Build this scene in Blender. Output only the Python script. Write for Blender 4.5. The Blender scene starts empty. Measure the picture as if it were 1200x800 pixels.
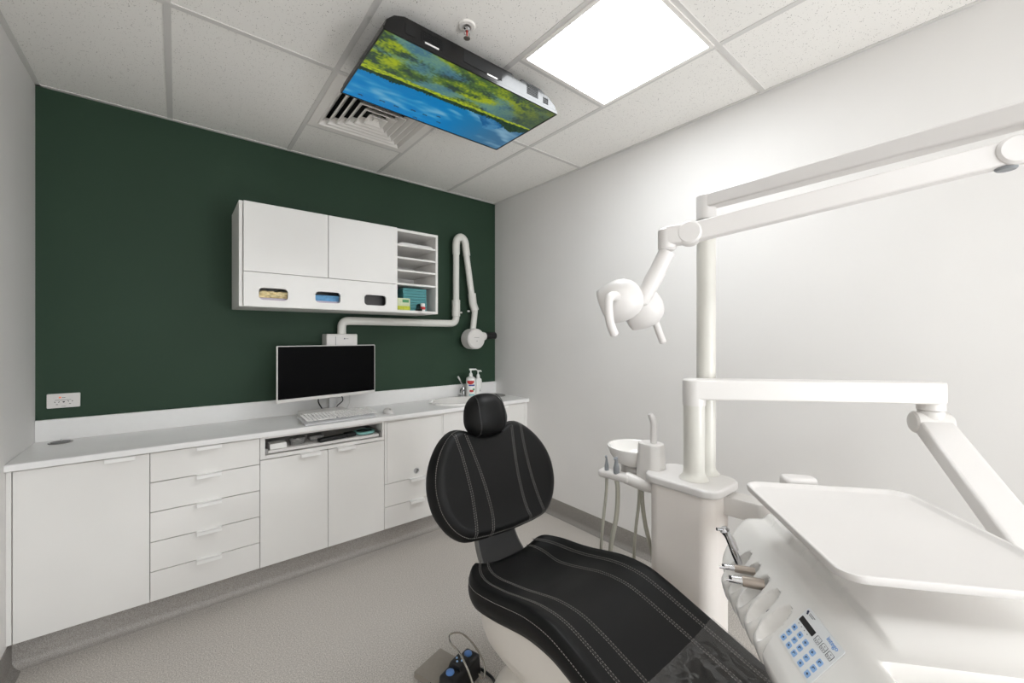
import bpy, bmesh, math, random
from mathutils import Vector, Matrix, noise
random.seed(4)
V = Vector
PI = math.pi
scn = bpy.context.scene
COL = scn.collection

# ------------------------------------------------------------------ measuring: a pixel of the photo + one known plane -> a point
FPX = 477.0
CAMZ = 1.39
YAW = math.radians(39.5)
CR = V((math.cos(YAW), -math.sin(YAW), 0))
CF = V((math.sin(YAW), math.cos(YAW), 0))
def at(px, py, X=None, Y=None, Z=None, s=None):
    r = CF + CR * ((px - 600) / FPX) + V((0, 0, (395 - py) / FPX))
    c = V((0, 0, CAMZ))
    if X is not None: k = X / r.x
    elif Y is not None: k = Y / r.y
    elif Z is not None: k = (Z - CAMZ) / r.z
    else: k = s
    return c + r * k

# ------------------------------------------------------------------ materials
def lin(c):
    return tuple(((x / 255.0) / 12.92 if x / 255.0 <= 0.04045 else ((x / 255.0 + 0.055) / 1.055) ** 2.4) for x in c)
def mat(name, rgb, rough=0.5, metal=0.0, noise_amt=0.0, nscale=20.0, bump=0.0, bscale=200.0, emit=None, estr=0.0, coat=0.0, trans=0.0, alpha=1.0, spec=0.5):
    m = bpy.data.materials.new(name); m.use_nodes = True
    nt = m.node_tree; b = nt.nodes['Principled BSDF']
    c = lin(rgb)
    b.inputs['Base Color'].default_value = (*c, 1)
    b.inputs['Roughness'].default_value = rough
    b.inputs['Metallic'].default_value = metal
    b.inputs['Coat Weight'].default_value = coat
    b.inputs['Transmission Weight'].default_value = trans
    b.inputs['Alpha'].default_value = alpha
    b.inputs['Specular IOR Level'].default_value = spec
    tc = nt.nodes.new('ShaderNodeTexCoord')
    if noise_amt > 0:
        n = nt.nodes.new('ShaderNodeTexNoise'); n.inputs['Scale'].default_value = nscale; n.inputs['Detail'].default_value = 3
        nt.links.new(tc.outputs['Object'], n.inputs['Vector'])
        r = nt.nodes.new('ShaderNodeValToRGB')
        r.color_ramp.elements[0].position = 0.3; r.color_ramp.elements[1].position = 0.7
        r.color_ramp.elements[0].color = (*[max(0, x * (1 - noise_amt)) for x in c], 1)
        r.color_ramp.elements[1].color = (*[min(1, x * (1 + noise_amt)) for x in c], 1)
        nt.links.new(n.outputs['Fac'], r.inputs['Fac']); nt.links.new(r.outputs['Color'], b.inputs['Base Color'])
    if bump > 0:
        n2 = nt.nodes.new('ShaderNodeTexNoise'); n2.inputs['Scale'].default_value = bscale; n2.inputs['Detail'].default_value = 4
        nt.links.new(tc.outputs['Object'], n2.inputs['Vector'])
        bp = nt.nodes.new('ShaderNodeBump'); bp.inputs['Strength'].default_value = bump; bp.inputs['Distance'].default_value = 0.002
        nt.links.new(n2.outputs['Fac'], bp.inputs['Height']); nt.links.new(bp.outputs['Normal'], b.inputs['Normal'])
    if emit is not None:
        b.inputs['Emission Color'].default_value = (*lin(emit), 1); b.inputs['Emission Strength'].default_value = estr
    return m

M = {}
M['wall'] = mat('wall_paint', (226, 224, 222), 0.6, noise_amt=0.012, nscale=3, bump=0.03, bscale=90, spec=0.3)
M['green'] = mat('green_paint', (43, 64, 49), 0.6, noise_amt=0.03, nscale=2.5, bump=0.03, bscale=90, spec=0.25)
M['cab'] = mat('white_laminate', (229, 227, 224), 0.38, noise_amt=0.008, nscale=5)
M['cabin'] = mat('white_laminate_inside', (222, 219, 214), 0.5, noise_amt=0.008, nscale=5)
M['top'] = mat('worktop_acrylic', (236, 235, 234), 0.28, noise_amt=0.01, nscale=40)
M['gap'] = mat('shadow_gap_board', (96, 93, 90), 0.8, noise_amt=0.02, nscale=20)
M['plastic'] = mat('white_plastic', (218, 215, 213), 0.34, noise_amt=0.006, nscale=8, coat=0.15)
M['pull'] = mat('white_pull', (243, 242, 240), 0.35, noise_amt=0.006, nscale=8)
M['column'] = mat('column_plastic', (237, 231, 226), 0.33, noise_amt=0.006, nscale=8)
M['console'] = mat('glossy_console_plastic', (238, 236, 233), 0.22, noise_amt=0.006, nscale=8, coat=0.3)
M['plastic2'] = mat('warm_white_plastic', (219, 216, 213), 0.33, noise_amt=0.008, nscale=8)
M['pvc'] = mat('white_pipe', (226, 225, 219), 0.3, noise_amt=0.008, nscale=10)
M['post'] = mat('off_white_post_paint', (213, 211, 204), 0.3, noise_amt=0.008, nscale=10)
M['shell'] = mat('chair_shell_plastic', (222, 217, 210), 0.35, noise_amt=0.01, nscale=8)
M['seam'] = mat('grey_joint_line', (150, 148, 145), 0.6, noise_amt=0.02)
M['black'] = mat('black_plastic', (22, 22, 23), 0.4, noise_amt=0.05, nscale=30)
M['blackgloss'] = mat('glossy_black_casing', (12, 12, 13), 0.3, noise_amt=0.05, nscale=30, coat=0.25, spec=0.3)
M['screenoff'] = mat('switched_off_screen', (8, 8, 9), 0.3, noise_amt=0.05, nscale=10, spec=0.06)
M['skirt'] = None
M['keybed'] = mat('keyboard_bed', (208, 208, 210), 0.5, noise_amt=0.02, nscale=30)
M['leather'] = mat('black_leatherette', (13, 13, 13), 0.48, noise_amt=0.06, nscale=60, bump=0.06, bscale=420, spec=0.22)
M['thread'] = mat('grey_stitching', (134, 131, 127), 0.7, noise_amt=0.1, nscale=200)
M['bracket'] = mat('charcoal_bracket', (50, 50, 51), 0.45, noise_amt=0.04, nscale=20)
M['bracketedge'] = mat('grey_bracket_edge', (104, 104, 103), 0.4, noise_amt=0.03, nscale=20)
M['silver'] = mat('silver_plastic', (205, 205, 206), 0.3, metal=0.4, noise_amt=0.02, nscale=20)
M['chrome'] = mat('chrome', (210, 210, 212), 0.12, metal=1.0, noise_amt=0.02, nscale=10)
M['steel'] = mat('brushed_steel', (150, 148, 146), 0.35, metal=0.9, noise_amt=0.06, nscale=60)
M['handpiece'] = mat('bronze_grey_steel', (165, 155, 146), 0.3, metal=0.9, noise_amt=0.04, nscale=30)
M['hose'] = mat('grey_green_hose', (168, 166, 154), 0.5, noise_amt=0.04, nscale=50)
M['tip'] = mat('blue_grey_tip', (142, 146, 150), 0.4, noise_amt=0.04, nscale=30)
M['ceramic'] = mat('white_ceramic', (238, 236, 233), 0.12, noise_amt=0.006, nscale=6, coat=0.4)
M['dark'] = mat('dark_void', (12, 12, 12), 0.8, noise_amt=0.1)
M['tbar'] = mat('ceiling_grid_paint', (214, 212, 209), 0.5, noise_amt=0.01, nscale=10)
M['grille'] = mat('diffuser_white', (236, 233, 229), 0.45, noise_amt=0.008, nscale=10)
M['blue'] = mat('blue_button', (95, 140, 205), 0.45, noise_amt=0.03, nscale=60)
M['keyblue'] = mat('pale_blue_key', (150, 186, 230), 0.5, noise_amt=0.03, nscale=80)
M['ink'] = mat('dark_ink', (40, 50, 80), 0.6, noise_amt=0.05)
M['inkgrey'] = mat('grey_ink', (110, 112, 116), 0.6, noise_amt=0.05)
M['inkblue'] = mat('light_blue_ink', (130, 170, 222), 0.6, noise_amt=0.04)
M['panel'] = mat('keypad_film', (229, 231, 233), 0.4, noise_amt=0.01, nscale=30)
M['lcd'] = mat('dark_display', (44, 42, 42), 0.3, noise_amt=0.05)
M['navy'] = mat('navy_plastic', (28, 36, 66), 0.4, noise_amt=0.05)
M['greyplate'] = mat('grey_vinyl_plate', (148, 141, 132), 0.55, noise_amt=0.03, nscale=60)
M['teal'] = mat('teal_paper', (86, 150, 154), 0.7, noise_amt=0.05, nscale=60)
M['tealring'] = mat('mint_plastic', (140, 196, 190), 0.4, noise_amt=0.03)
M['paper'] = mat('white_paper', (232, 230, 228), 0.8, noise_amt=0.015, nscale=40)
M['carton'] = mat('pale_green_carton', (205, 212, 178), 0.7, noise_amt=0.08, nscale=40)
M['limeband'] = mat('yellow_green_print', (190, 196, 60), 0.7, noise_amt=0.2, nscale=60)
M['red'] = mat('red_print', (196, 52, 52), 0.6, noise_amt=0.05)
M['bluep'] = mat('blue_print', (58, 66, 140), 0.6, noise_amt=0.05)
M['greenp'] = mat('green_print', (80, 150, 100), 0.6, noise_amt=0.05)
M['tealp'] = mat('teal_print', (150, 205, 208), 0.6, noise_amt=0.05)
M['cream'] = mat('cream_gloves', (226, 208, 160), 0.7, noise_amt=0.25, nscale=50)
M['mauve'] = mat('mauve_card', (196, 186, 200), 0.7, noise_amt=0.03)
M['mask'] = mat('blue_masks', (120, 178, 220), 0.7, noise_amt=0.12, nscale=60)
M['orange'] = mat('orange_switch_mark', (240, 120, 80), 0.5, noise_amt=0.03, emit=(240, 120, 80), estr=0.3)
M['soap'] = mat('white_bottle', (236, 236, 233), 0.35, noise_amt=0.01)
M['wire'] = mat('steel_wire', (190, 186, 178), 0.22, metal=1.0, noise_amt=0.03)
M['cablewhite'] = mat('white_cable', (222, 221, 219), 0.45, noise_amt=0.02)
M['clear'] = mat('clear_plastic_box', (240, 240, 238), 0.15, noise_amt=0.01, trans=0.75)
M['bulb'] = mat('red_glass_bulb', (190, 60, 50), 0.15, noise_amt=0.05)
M['lens'] = mat('lamp_lens', (225, 228, 232), 0.1, noise_amt=0.01, coat=0.5)

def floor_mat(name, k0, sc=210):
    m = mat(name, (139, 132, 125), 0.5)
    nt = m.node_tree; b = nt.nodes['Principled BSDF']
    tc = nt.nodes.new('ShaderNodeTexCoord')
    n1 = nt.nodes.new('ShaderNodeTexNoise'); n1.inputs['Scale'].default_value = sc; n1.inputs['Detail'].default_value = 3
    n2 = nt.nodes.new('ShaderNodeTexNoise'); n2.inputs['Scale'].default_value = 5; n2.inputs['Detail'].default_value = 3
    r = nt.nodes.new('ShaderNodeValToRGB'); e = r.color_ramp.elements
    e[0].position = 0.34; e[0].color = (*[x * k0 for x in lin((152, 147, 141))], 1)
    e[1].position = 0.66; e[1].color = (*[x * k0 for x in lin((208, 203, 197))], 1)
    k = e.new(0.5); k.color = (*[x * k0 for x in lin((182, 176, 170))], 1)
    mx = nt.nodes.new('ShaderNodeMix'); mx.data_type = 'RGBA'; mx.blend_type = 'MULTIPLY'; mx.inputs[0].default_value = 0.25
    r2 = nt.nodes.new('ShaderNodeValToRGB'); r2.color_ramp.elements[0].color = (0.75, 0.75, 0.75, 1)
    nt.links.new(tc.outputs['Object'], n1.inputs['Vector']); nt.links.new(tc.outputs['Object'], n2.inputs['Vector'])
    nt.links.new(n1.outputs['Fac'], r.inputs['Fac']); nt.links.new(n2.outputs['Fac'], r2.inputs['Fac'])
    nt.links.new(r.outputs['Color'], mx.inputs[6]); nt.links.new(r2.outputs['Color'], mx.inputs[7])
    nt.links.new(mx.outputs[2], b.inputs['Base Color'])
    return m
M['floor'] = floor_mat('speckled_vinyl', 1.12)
M['kick'] = floor_mat('kick_speckled_vinyl', 0.80, 420)  # floor vinyl darkened, shade under the cabinets put into its colour
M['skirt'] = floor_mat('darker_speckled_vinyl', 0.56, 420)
def tile_mat():
    m = mat('mineral_fibre_tile', (226, 223, 217), 0.8)
    nt = m.node_tree; b = nt.nodes['Principled BSDF']
    tc = nt.nodes.new('ShaderNodeTexCoord')
    vo = nt.nodes.new('ShaderNodeTexVoronoi'); vo.inputs['Scale'].default_value = 120
    n1 = nt.nodes.new('ShaderNodeTexNoise'); n1.inputs['Scale'].default_value = 45; n1.inputs['Detail'].default_value = 2
    r = nt.nodes.new('ShaderNodeValToRGB'); e = r.color_ramp.elements
    e[0].position = 0.13; e[0].color = (0.34, 0.32, 0.30, 1)
    e[1].position = 0.27; e[1].color = (*lin((243, 241, 237)), 1)
    ad = nt.nodes.new('ShaderNodeMath'); ad.operation = 'MULTIPLY_ADD'; ad.inputs[1].default_value = 0.42; ad.inputs[2].default_value = -0.15
    sm = nt.nodes.new('ShaderNodeMath'); sm.operation = 'ADD'
    nt.links.new(tc.outputs['Object'], vo.inputs['Vector']); nt.links.new(tc.outputs['Object'], n1.inputs['Vector'])
    nt.links.new(n1.outputs['Fac'], ad.inputs[0])
    nt.links.new(vo.outputs['Distance'], sm.inputs[0]); nt.links.new(ad.outputs[0], sm.inputs[1])
    nt.links.new(sm.outputs[0], r.inputs['Fac']); nt.links.new(r.outputs['Color'], b.inputs['Base Color'])
    n2 = nt.nodes.new('ShaderNodeTexNoise'); n2.inputs['Scale'].default_value = 180; n2.inputs['Detail'].default_value = 4
    bp = nt.nodes.new('ShaderNodeBump'); bp.inputs['Strength'].default_value = 0.12; bp.inputs['Distance'].default_value = 0.002
    nt.links.new(tc.outputs['Object'], n2.inputs['Vector']); nt.links.new(n2.outputs['Fac'], bp.inputs['Height']); nt.links.new(bp.outputs['Normal'], b.inputs['Normal'])
    return m
M['tile'] = tile_mat()
M['daypane'] = mat('daylit_frosted_glass', (235, 240, 245), 0.5, emit=(244, 250, 255), estr=4.0)  # emissive glass of the added window, there only as fill light
M['lightpanel'] = mat('lit_diffuser', (255, 255, 255), 0.5, emit=(248, 252, 255), estr=15.0)
def clear_sheet():
    m = bpy.data.materials.new('clear_vinyl_sheet'); m.use_nodes = True
    nt = m.node_tree; nt.nodes.remove(nt.nodes['Principled BSDF']); out = nt.nodes['Material Output']
    tr = nt.nodes.new('ShaderNodeBsdfTransparent'); tr.inputs[0].default_value = (.92, .92, .92, 1)
    gl = nt.nodes.new('ShaderNodeBsdfGlossy'); gl.inputs['Roughness'].default_value = .06; gl.inputs[0].default_value = (.9, .9, .9, 1)
    mx = nt.nodes.new('ShaderNodeMixShader'); mx.inputs[0].default_value = .085
    tc = nt.nodes.new('ShaderNodeTexCoord'); n = nt.nodes.new('ShaderNodeTexNoise'); n.inputs['Scale'].default_value = 16; n.inputs['Detail'].default_value = 1.5; n.inputs['Distortion'].default_value = 1.2
    bp = nt.nodes.new('ShaderNodeBump'); bp.inputs['Strength'].default_value = 1.0; bp.inputs['Distance'].default_value = 0.012
    nt.links.new(tc.outputs['Object'], n.inputs['Vector']); nt.links.new(n.outputs['Fac'], bp.inputs['Height'])
    nt.links.new(bp.outputs['Normal'], gl.inputs['Normal'])
    nt.links.new(tr.outputs[0], mx.inputs[1]); nt.links.new(gl.outputs[0], mx.inputs[2]); nt.links.new(mx.outputs[0], out.inputs['Surface'])
    return m
M['sheet'] = clear_sheet()
def vcol_mat(name, strength):
    m = bpy.data.materials.new(name); m.use_nodes = True
    nt = m.node_tree; b = nt.nodes['Principled BSDF']
    a = nt.nodes.new('ShaderNodeAttribute'); a.attribute_name = 'picture'
    b.inputs['Base Color'].default_value = (0.004, 0.004, 0.004, 1); b.inputs['Roughness'].default_value = 0.35; b.inputs['Specular IOR Level'].default_value = .15
    nt.links.new(a.outputs['Color'], b.inputs['Emission Color']); b.inputs['Emission Strength'].default_value = strength
    return m
M['tvpicture'] = vcol_mat('lit_screen_picture', 0.85)

# ------------------------------------------------------------------ mesh building
def bez(points, r, n=6):
    """polyline with its corners rounded to radius r"""
    P = [V(p) for p in points]; out = [P[0]]
    for i in range(1, len(P) - 1):
        a, b, c = P[i - 1], P[i], P[i + 1]
        d1 = (a - b); d2 = (c - b); rr = min(r, d1.length * .49, d2.length * .49)
        p1 = b + d1.normalized() * rr; p2 = b + d2.normalized() * rr
        for k in range(n + 1):
            t = k / n
            out.append(p1 * (1 - t) ** 2 + b * 2 * t * (1 - t) + p2 * t * t)
    out.append(P[-1]); return out
def spline(points, n=8):
    P = [V(p) for p in points]; out = []
    for i in range(len(P) - 1):
        p0 = P[max(i - 1, 0)]; p1 = P[i]; p2 = P[i + 1]; p3 = P[min(i + 2, len(P) - 1)]
        for k in range(n):
            t = k / n
            out.append(0.5 * ((2 * p1) + (p2 - p0) * t + (2 * p0 - 5 * p1 + 4 * p2 - p3) * t * t + (3 * p1 - p0 - 3 * p2 + p3) * t ** 3))
    out.append(P[-1]); return out
def interp(tab, x):
    """smooth (Catmull-Rom) interpolation of a sorted table"""
    if x <= tab[0][0]: return tab[0][1]
    if x >= tab[-1][0]: return tab[-1][1]
    for i in range(len(tab) - 1):
        if tab[i][0] <= x <= tab[i + 1][0]:
            x1, y1 = tab[i]; x2, y2 = tab[i + 1]
            x0, y0 = tab[i - 1] if i > 0 else (2 * x1 - x2, y1)
            x3, y3 = tab[i + 2] if i + 2 < len(tab) else (2 * x2 - x1, y2)
            t = (x - x1) / (x2 - x1); h = x2 - x1
            m1 = (y2 - y0) / (x2 - x0) * h; m2 = (y3 - y1) / (x3 - x1) * h
            return (2 * t ** 3 - 3 * t ** 2 + 1) * y1 + (t ** 3 - 2 * t ** 2 + t) * m1 + (-2 * t ** 3 + 3 * t ** 2) * y2 + (t ** 3 - t ** 2) * m2
def sstep(a, b, x):
    t = max(0., min(1., (x - a) / (b - a))); return t * t * (3 - 2 * t)
def rrect(w, h, r, n=5):
    out = []
    for cx, cy, a0 in ((w / 2 - r, h / 2 - r, 0), (-w / 2 + r, h / 2 - r, 90), (-w / 2 + r, -h / 2 + r, 180), (w / 2 - r, -h / 2 + r, 270)):
        for k in range(n + 1):
            a = math.radians(a0 + 90 * k / n); out.append((cx + r * math.cos(a), cy + r * math.sin(a)))
    return out
def frame(d):
    d = V(d).normalized(); a = V((0, 0, 1)) if abs(d.z) < .9 else V((1, 0, 0))
    x = a.cross(d).normalized(); return x, d.cross(x).normalized(), d

LOC = {}
class MB:
    def __init__(s): s.v = []; s.f = []
    def add(s, verts, faces):
        o = len(s.v); s.v += [V(p) for p in verts]; s.f += [tuple(i + o for i in f) for f in faces]; return s
    def from_bm(s, bm):
        bm.verts.index_update(); return s.add([v.co.copy() for v in bm.verts], [[v.index for v in f.verts] for f in bm.faces])
    def box(s, x0, x1, y0, y1, z0, z1, bev=0, seg=2):
        return s.obox(V(((x0 + x1) / 2, (y0 + y1) / 2, (z0 + z1) / 2)), (V((1, 0, 0)), V((0, 1, 0)), V((0, 0, 1))), (abs(x1 - x0) / 2, abs(y1 - y0) / 2, abs(z1 - z0) / 2), bev, seg)
    def obox(s, c, ax, h, bev=0, seg=2, taper=None):
        bm = bmesh.new(); bmesh.ops.create_cube(bm, size=2)
        for v in bm.verts:
            k = taper if (taper and v.co.z > 0) else (1, 1)
            v.co = V((v.co.x * h[0] * k[0], v.co.y * h[1] * k[1], v.co.z * h[2]))
        if bev > 0:
            bmesh.ops.bevel(bm, geom=bm.edges[:], offset=min(bev, min(h) * .98), segments=seg, profile=.5, affect='EDGES', clamp_overlap=True)
        c = V(c)
        for v in bm.verts: v.co = c + ax[0] * v.co.x + ax[1] * v.co.y + ax[2] * v.co.z
        s.from_bm(bm); bm.free(); return s
    def beam(s, a, b, w, h, up=V((0, 0, 1)), bev=.004, seg=2):
        """square bar from a to b, w across, h in the plane of up"""
        a = V(a); b = V(b); d = (b - a).normalized(); x = d.cross(up).normalized(); y = x.cross(d).normalized()
        return s.obox((a + b) / 2, (x, y, d), (w / 2, h / 2, (b - a).length / 2), bev, seg)
    def tube(s, pts, r, seg=14, cap=True, closed=False):
        P = [V(p) for p in pts]; n = len(P); rr = r if isinstance(r, (list, tuple)) else [r] * n
        ds = []
        for i in range(n):
            a = P[(i - 1) % n] if (closed or i > 0) else P[i]; b = P[(i + 1) % n] if (closed or i < n - 1) else P[i]
            ds.append((b - a).normalized())
        x, y, _ = frame(ds[0]); verts = []; faces = []
        for i in range(n):
            d = ds[i]; x = (x - d * x.dot(d)).normalized(); y = d.cross(x)
            for k in range(seg):
                a = 2 * PI * k / seg; verts.append(P[i] + (x * math.cos(a) + y * math.sin(a)) * rr[i])
        m = n if closed else n - 1
        for i in range(m):
            j = (i + 1) % n
            for k in range(seg):
                l = (k + 1) % seg; faces.append((i * seg + k, i * seg + l, j * seg + l, j * seg + k))
        if cap and not closed:
            faces.append(tuple(range(seg))[::-1]); faces.append(tuple((n - 1) * seg + k for k in range(seg)))
        return s.add(verts, faces)
    def lathe(s, prof, c, d=(0, 0, 1), seg=32, sx=1.0, sy=1.0, ax=None):
        x, y, z = ax if ax else frame(d); c = V(c); verts = []; faces = []; rings = []
        for r, h in prof:
            if r < 1e-6: rings.append([len(verts)]); verts.append(c + z * h)
            else:
                rings.append(list(range(len(verts), len(verts) + seg)))
                for k in range(seg):
                    a = 2 * PI * k / seg; verts.append(c + z * h + x * (r * sx * math.cos(a)) + y * (r * sy * math.sin(a)))
        for A, B in zip(rings, rings[1:]):
            for k in range(seg):
                l = (k + 1) % seg
                if len(A) == 1 and len(B) == 1: continue
                if len(A) == 1: faces.append((A[0], B[k], B[l]))
                elif len(B) == 1: faces.append((A[k], A[l], B[0]))
                else: faces.append((A[k], A[l], B[l], B[k]))
        return s.add(verts, faces)
    def cyl(s, a, b, r, seg=24, bev=.0):
        a = V(a); b = V(b); L = (b - a).length
        if bev: prof = [(0, 0), (r - bev, 0), (r, bev), (r, L - bev), (r - bev, L), (0, L)]
        else: prof = [(0, 0), (r, 0), (r, L), (0, L)]
        return s.lathe(prof, a, b - a, seg)
    def prism(s, poly, o, ux, uy, n, d, bev=0.0, seg=2):
        """outline in the ux/uy plane at o, pushed d along n, rims rounded by bev"""
        o = V(o); ux = V(ux); uy = V(uy); n = V(n); N = len(poly)
        cx = sum(p[0] for p in poly) / N; cy = sum(p[1] for p in poly) / N
        w = max(abs(p[0] - cx) for p in poly); h = max(abs(p[1] - cy) for p in poly)
        rings = []
        if bev > 0:
            for k in range(seg + 1):
                a = PI / 2 * k / seg; rings.append((bev * (1 - math.sin(a)), bev * (1 - math.cos(a))))
            rings += [(i, d - t) for i, t in reversed(rings)]
        else: rings = [(0, 0), (0, d)]
        verts = []; faces = []
        for ins, t in rings:
            for p in poly:
                q = (cx + (p[0] - cx) * (1 - ins / w), cy + (p[1] - cy) * (1 - ins / h))
                verts.append(o + ux * q[0] + uy * q[1] + n * t)
        for i in range(len(rings) - 1):
            for k in range(N):
                l = (k + 1) % N; faces.append((i * N + k, i * N + l, (i + 1) * N + l, (i + 1) * N + k))
        faces.append(tuple(range(N))[::-1]); faces.append(tuple((len(rings) - 1) * N + k for k in range(N)))
        return s.add(verts, faces)
    def rings(s, R, cap=True, closed=True):
        """loft a list of equal-length rings"""
        N = len(R[0]); verts = [p for r in R for p in r]; faces = []
        for i in range(len(R) - 1):
            for k in range(N if closed else N - 1):
                l = (k + 1) % N; faces.append((i * N + k, i * N + l, (i + 1) * N + l, (i + 1) * N + k))
        if cap: faces.append(tuple(range(N))[::-1]); faces.append(tuple((len(R) - 1) * N + k for k in range(N)))
        return s.add(verts, faces)
    def plate(s, outer, inner, o, ux, uy, n, d):
        """a sheet with one hole (outer and inner outlines of equal count)"""
        o = V(o); ux = V(ux); uy = V(uy); n = V(n); N = len(outer)
        P = lambda p, t: o + ux * p[0] + uy * p[1] + n * t
        verts = [P(p, 0) for p in outer] + [P(p, 0) for p in inner] + [P(p, d) for p in outer] + [P(p, d) for p in inner]; faces = []
        for k in range(N):
            l = (k + 1) % N
            faces += [(l, k, N + k, N + l), (2 * N + k, 2 * N + l, 3 * N + l, 3 * N + k), (k, l, 2 * N + l, 2 * N + k), (N + l, N + k, 3 * N + k, 3 * N + l)]
        return s.add(verts, faces)
    def build(s, name, m, parent=None, sharp=35, fixn=True, loc=None, wn=True):
        me = bpy.data.meshes.new(name); o = bpy.data.objects.new(name, me); COL.objects.link(o)
        if parent is not None:
            base = LOC[parent.name]; o.parent = parent; LOC[o.name] = base
        else:
            if loc is not None: base = V(loc)
            else:
                xs = [p.x for p in s.v]; ys = [p.y for p in s.v]; zs = [p.z for p in s.v]
                base = V(((min(xs) + max(xs)) / 2, (min(ys) + max(ys)) / 2, min(zs)))
            o.location = base; LOC[o.name] = base
        bm = bmesh.new(); vs = [bm.verts.new(p - base) for p in s.v]
        for f in s.f:
            try: bm.faces.new([vs[i] for i in f])
            except ValueError: pass
        if fixn: bmesh.ops.recalc_face_normals(bm, faces=bm.faces[:])
        lim = math.radians(sharp)
        for e in bm.edges:
            if len(e.link_faces) == 2 and e.calc_face_angle(0) > lim: e.smooth = False
        for f in bm.faces: f.smooth = True
        bm.to_mesh(me); bm.free(); me.materials.append(M[m] if isinstance(m, str) else m)
        if wn:
            wm = o.modifiers.new('even_shading', 'WEIGHTED_NORMAL'); wm.keep_sharp = True; wm.weight = 90
        return o
def thing(name, label, cat, loc, group=None):
    o = bpy.data.objects.new(name, None); COL.objects.link(o); o.location = loc; o.empty_display_size = .05
    LOC[o.name] = V(loc); o['label'] = label; o['category'] = cat
    if group: o['group'] = group
    return o
def tag(o, label, cat, group=None):
    o['label'] = label; o['category'] = cat
    if group: o['group'] = group
    return o
def struct(o): o['kind'] = 'structure'; return o
def text_mb(txt, o, ux, uy, size, depth=.0006):
    """flat lettering as a mesh"""
    cu = bpy.data.curves.new('lettering', 'FONT'); cu.body = txt; cu.size = size; cu.extrude = depth / 2; cu.resolution_u = 3
    t = bpy.data.objects.new('lettering', cu); COL.objects.link(t)
    me = t.to_mesh(); mb = MB(); n = V(ux).cross(V(uy))
    mb.add([V(o) + V(ux) * v.co.x + V(uy) * v.co.y + n * v.co.z for v in me.vertices], [list(p.vertices) for p in me.polygons])
    t.to_mesh_clear(); bpy.data.objects.remove(t); bpy.data.curves.remove(cu); return mb
X, Y, Z = V((1, 0, 0)), V((0, 1, 0)), V((0, 0, 1))

# ================================================================== THE ROOM
XL, XR, YB, YF, ZC = -.535, 2.292, 3.03, -4.023, 2.627
struct(MB().box(XL - .1, XR + .1, YF - .1, YB + .1, -.1, 0).build('floor', 'floor'))
struct(MB().box(XL, XR, YB, YB + .1, 0, ZC + .15).build('wall_back', 'green'))
struct(MB().box(XR, XR + .1, YF, YB + .1, 0, ZC + .15).build('wall_right', 'wall'))
struct(MB().box(XL - .1, XL, YF, YB + .1, 0, ZC + .15).build('wall_left', 'wall'))
wn0, wn1, wz0_, wz1_ = -.45, 2.05, .40, 2.15             # added window, unseen behind the camera, glowing to fill the room with light
m_ = MB(); m_.box(XL, wn0, YF - .1, YF, 0, ZC + .15); m_.box(wn1, XR, YF - .1, YF, 0, ZC + .15); m_.box(wn0, wn1, YF - .1, YF, 0, wz0_); m_.box(wn0, wn1, YF - .1, YF, wz1_, ZC + .15)
struct(m_.build('wall_front', 'wall'))
wf = MB()
for x in (wn0, (wn0 + wn1) / 2 - .025, wn1 - .05): wf.box(x, x + .05, YF - .08, YF - .02, wz0_, wz1_, .004, 1)
for z in (wz0_, wz1_ - .05): wf.box(wn0 + .05, wn1 - .05, YF - .08, YF - .02, z, z + .05, .004, 1)
win = struct(wf.build('window_1', 'grille'))
MB().box(wn0 + .04, wn1 - .04, YF - .056, YF - .05, wz0_ + .04, wz1_ - .04).build('pane', 'daypane', win)
GX = [XL, -.028, .572, 1.172, 1.772, XR]; GY = [YF, -2.823, -1.623, -.423, .777, 1.977, YB]
c = MB(); holes = {(2, 5): [(1.977, 2.577)], (3, 4): [(.777, 1.377)], (1, 2): [(-1.623, -1.023)]}
tees = []
for i in range(5):
    for j in range(6):
        y0, y1 = GY[j], GY[j + 1]
        if (i, j) in holes:
            y0 = holes[(i, j)][0][1]; tees.append((GX[i], GX[i + 1], y0))
        c.box(GX[i], GX[i + 1], y0, y1, ZC + .002, ZC + .02)
c.box(XL - .1, XR + .1, YF - .1, YB + .1, ZC + .15, ZC + .2)
struct(c.build('ceiling', 'tile'))
t = MB()
for x in GX[1:-1]: t.box(x - .012, x + .012, YF, YB, ZC - .001, ZC + .012)
for y in GY[1:-1]: t.box(XL, XR, y - .012, y + .012, ZC - .0015, ZC + .011)
for x0, x1, y in tees: t.box(x0, x1, y - .012, y + .012, ZC - .0015, ZC + .011)
struct(t.build('trim_1', 'tbar'))
t = MB()
t.box(XL, XR, YB - .02, YB, ZC - .002, ZC + .02); t.box(XL, XL + .02, YF, YB, ZC - .002, ZC + .02); t.box(XR - .02, XR, YF, YB, ZC - .002, ZC + .02); t.box(XL, XR, YF, YF + .02, ZC - .002, ZC + .02)
struct(t.build('trim_2', 'tbar'))
def cove(mb, a, b, n, top, r=.035, th=.004):
    """coved vinyl skirting from a to b, n points into the room"""
    a = V(a); b = V(b); n = V(n)
    prof = [(0, 0), (r, 0), (r, .0015)]
    for k in range(1, 8):
        an = PI / 2 * k / 8; prof.append((th + (r - th) * (1 - math.sin(an)), .0015 + (r - th) * (1 - math.cos(an))))
    prof += [(th, r), (th, top), (0, top)]
    R = [[p + n * d + Z * h for d, h in prof] for p in (a, b)]
    mb.rings(R)
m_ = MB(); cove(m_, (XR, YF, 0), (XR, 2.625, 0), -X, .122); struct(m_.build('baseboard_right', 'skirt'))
m_ = MB(); cove(m_, (XL, 2.645, 0), (XR, 2.645, 0), -Y, .134); struct(m_.build('baseboard_back', 'kick'))
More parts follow.
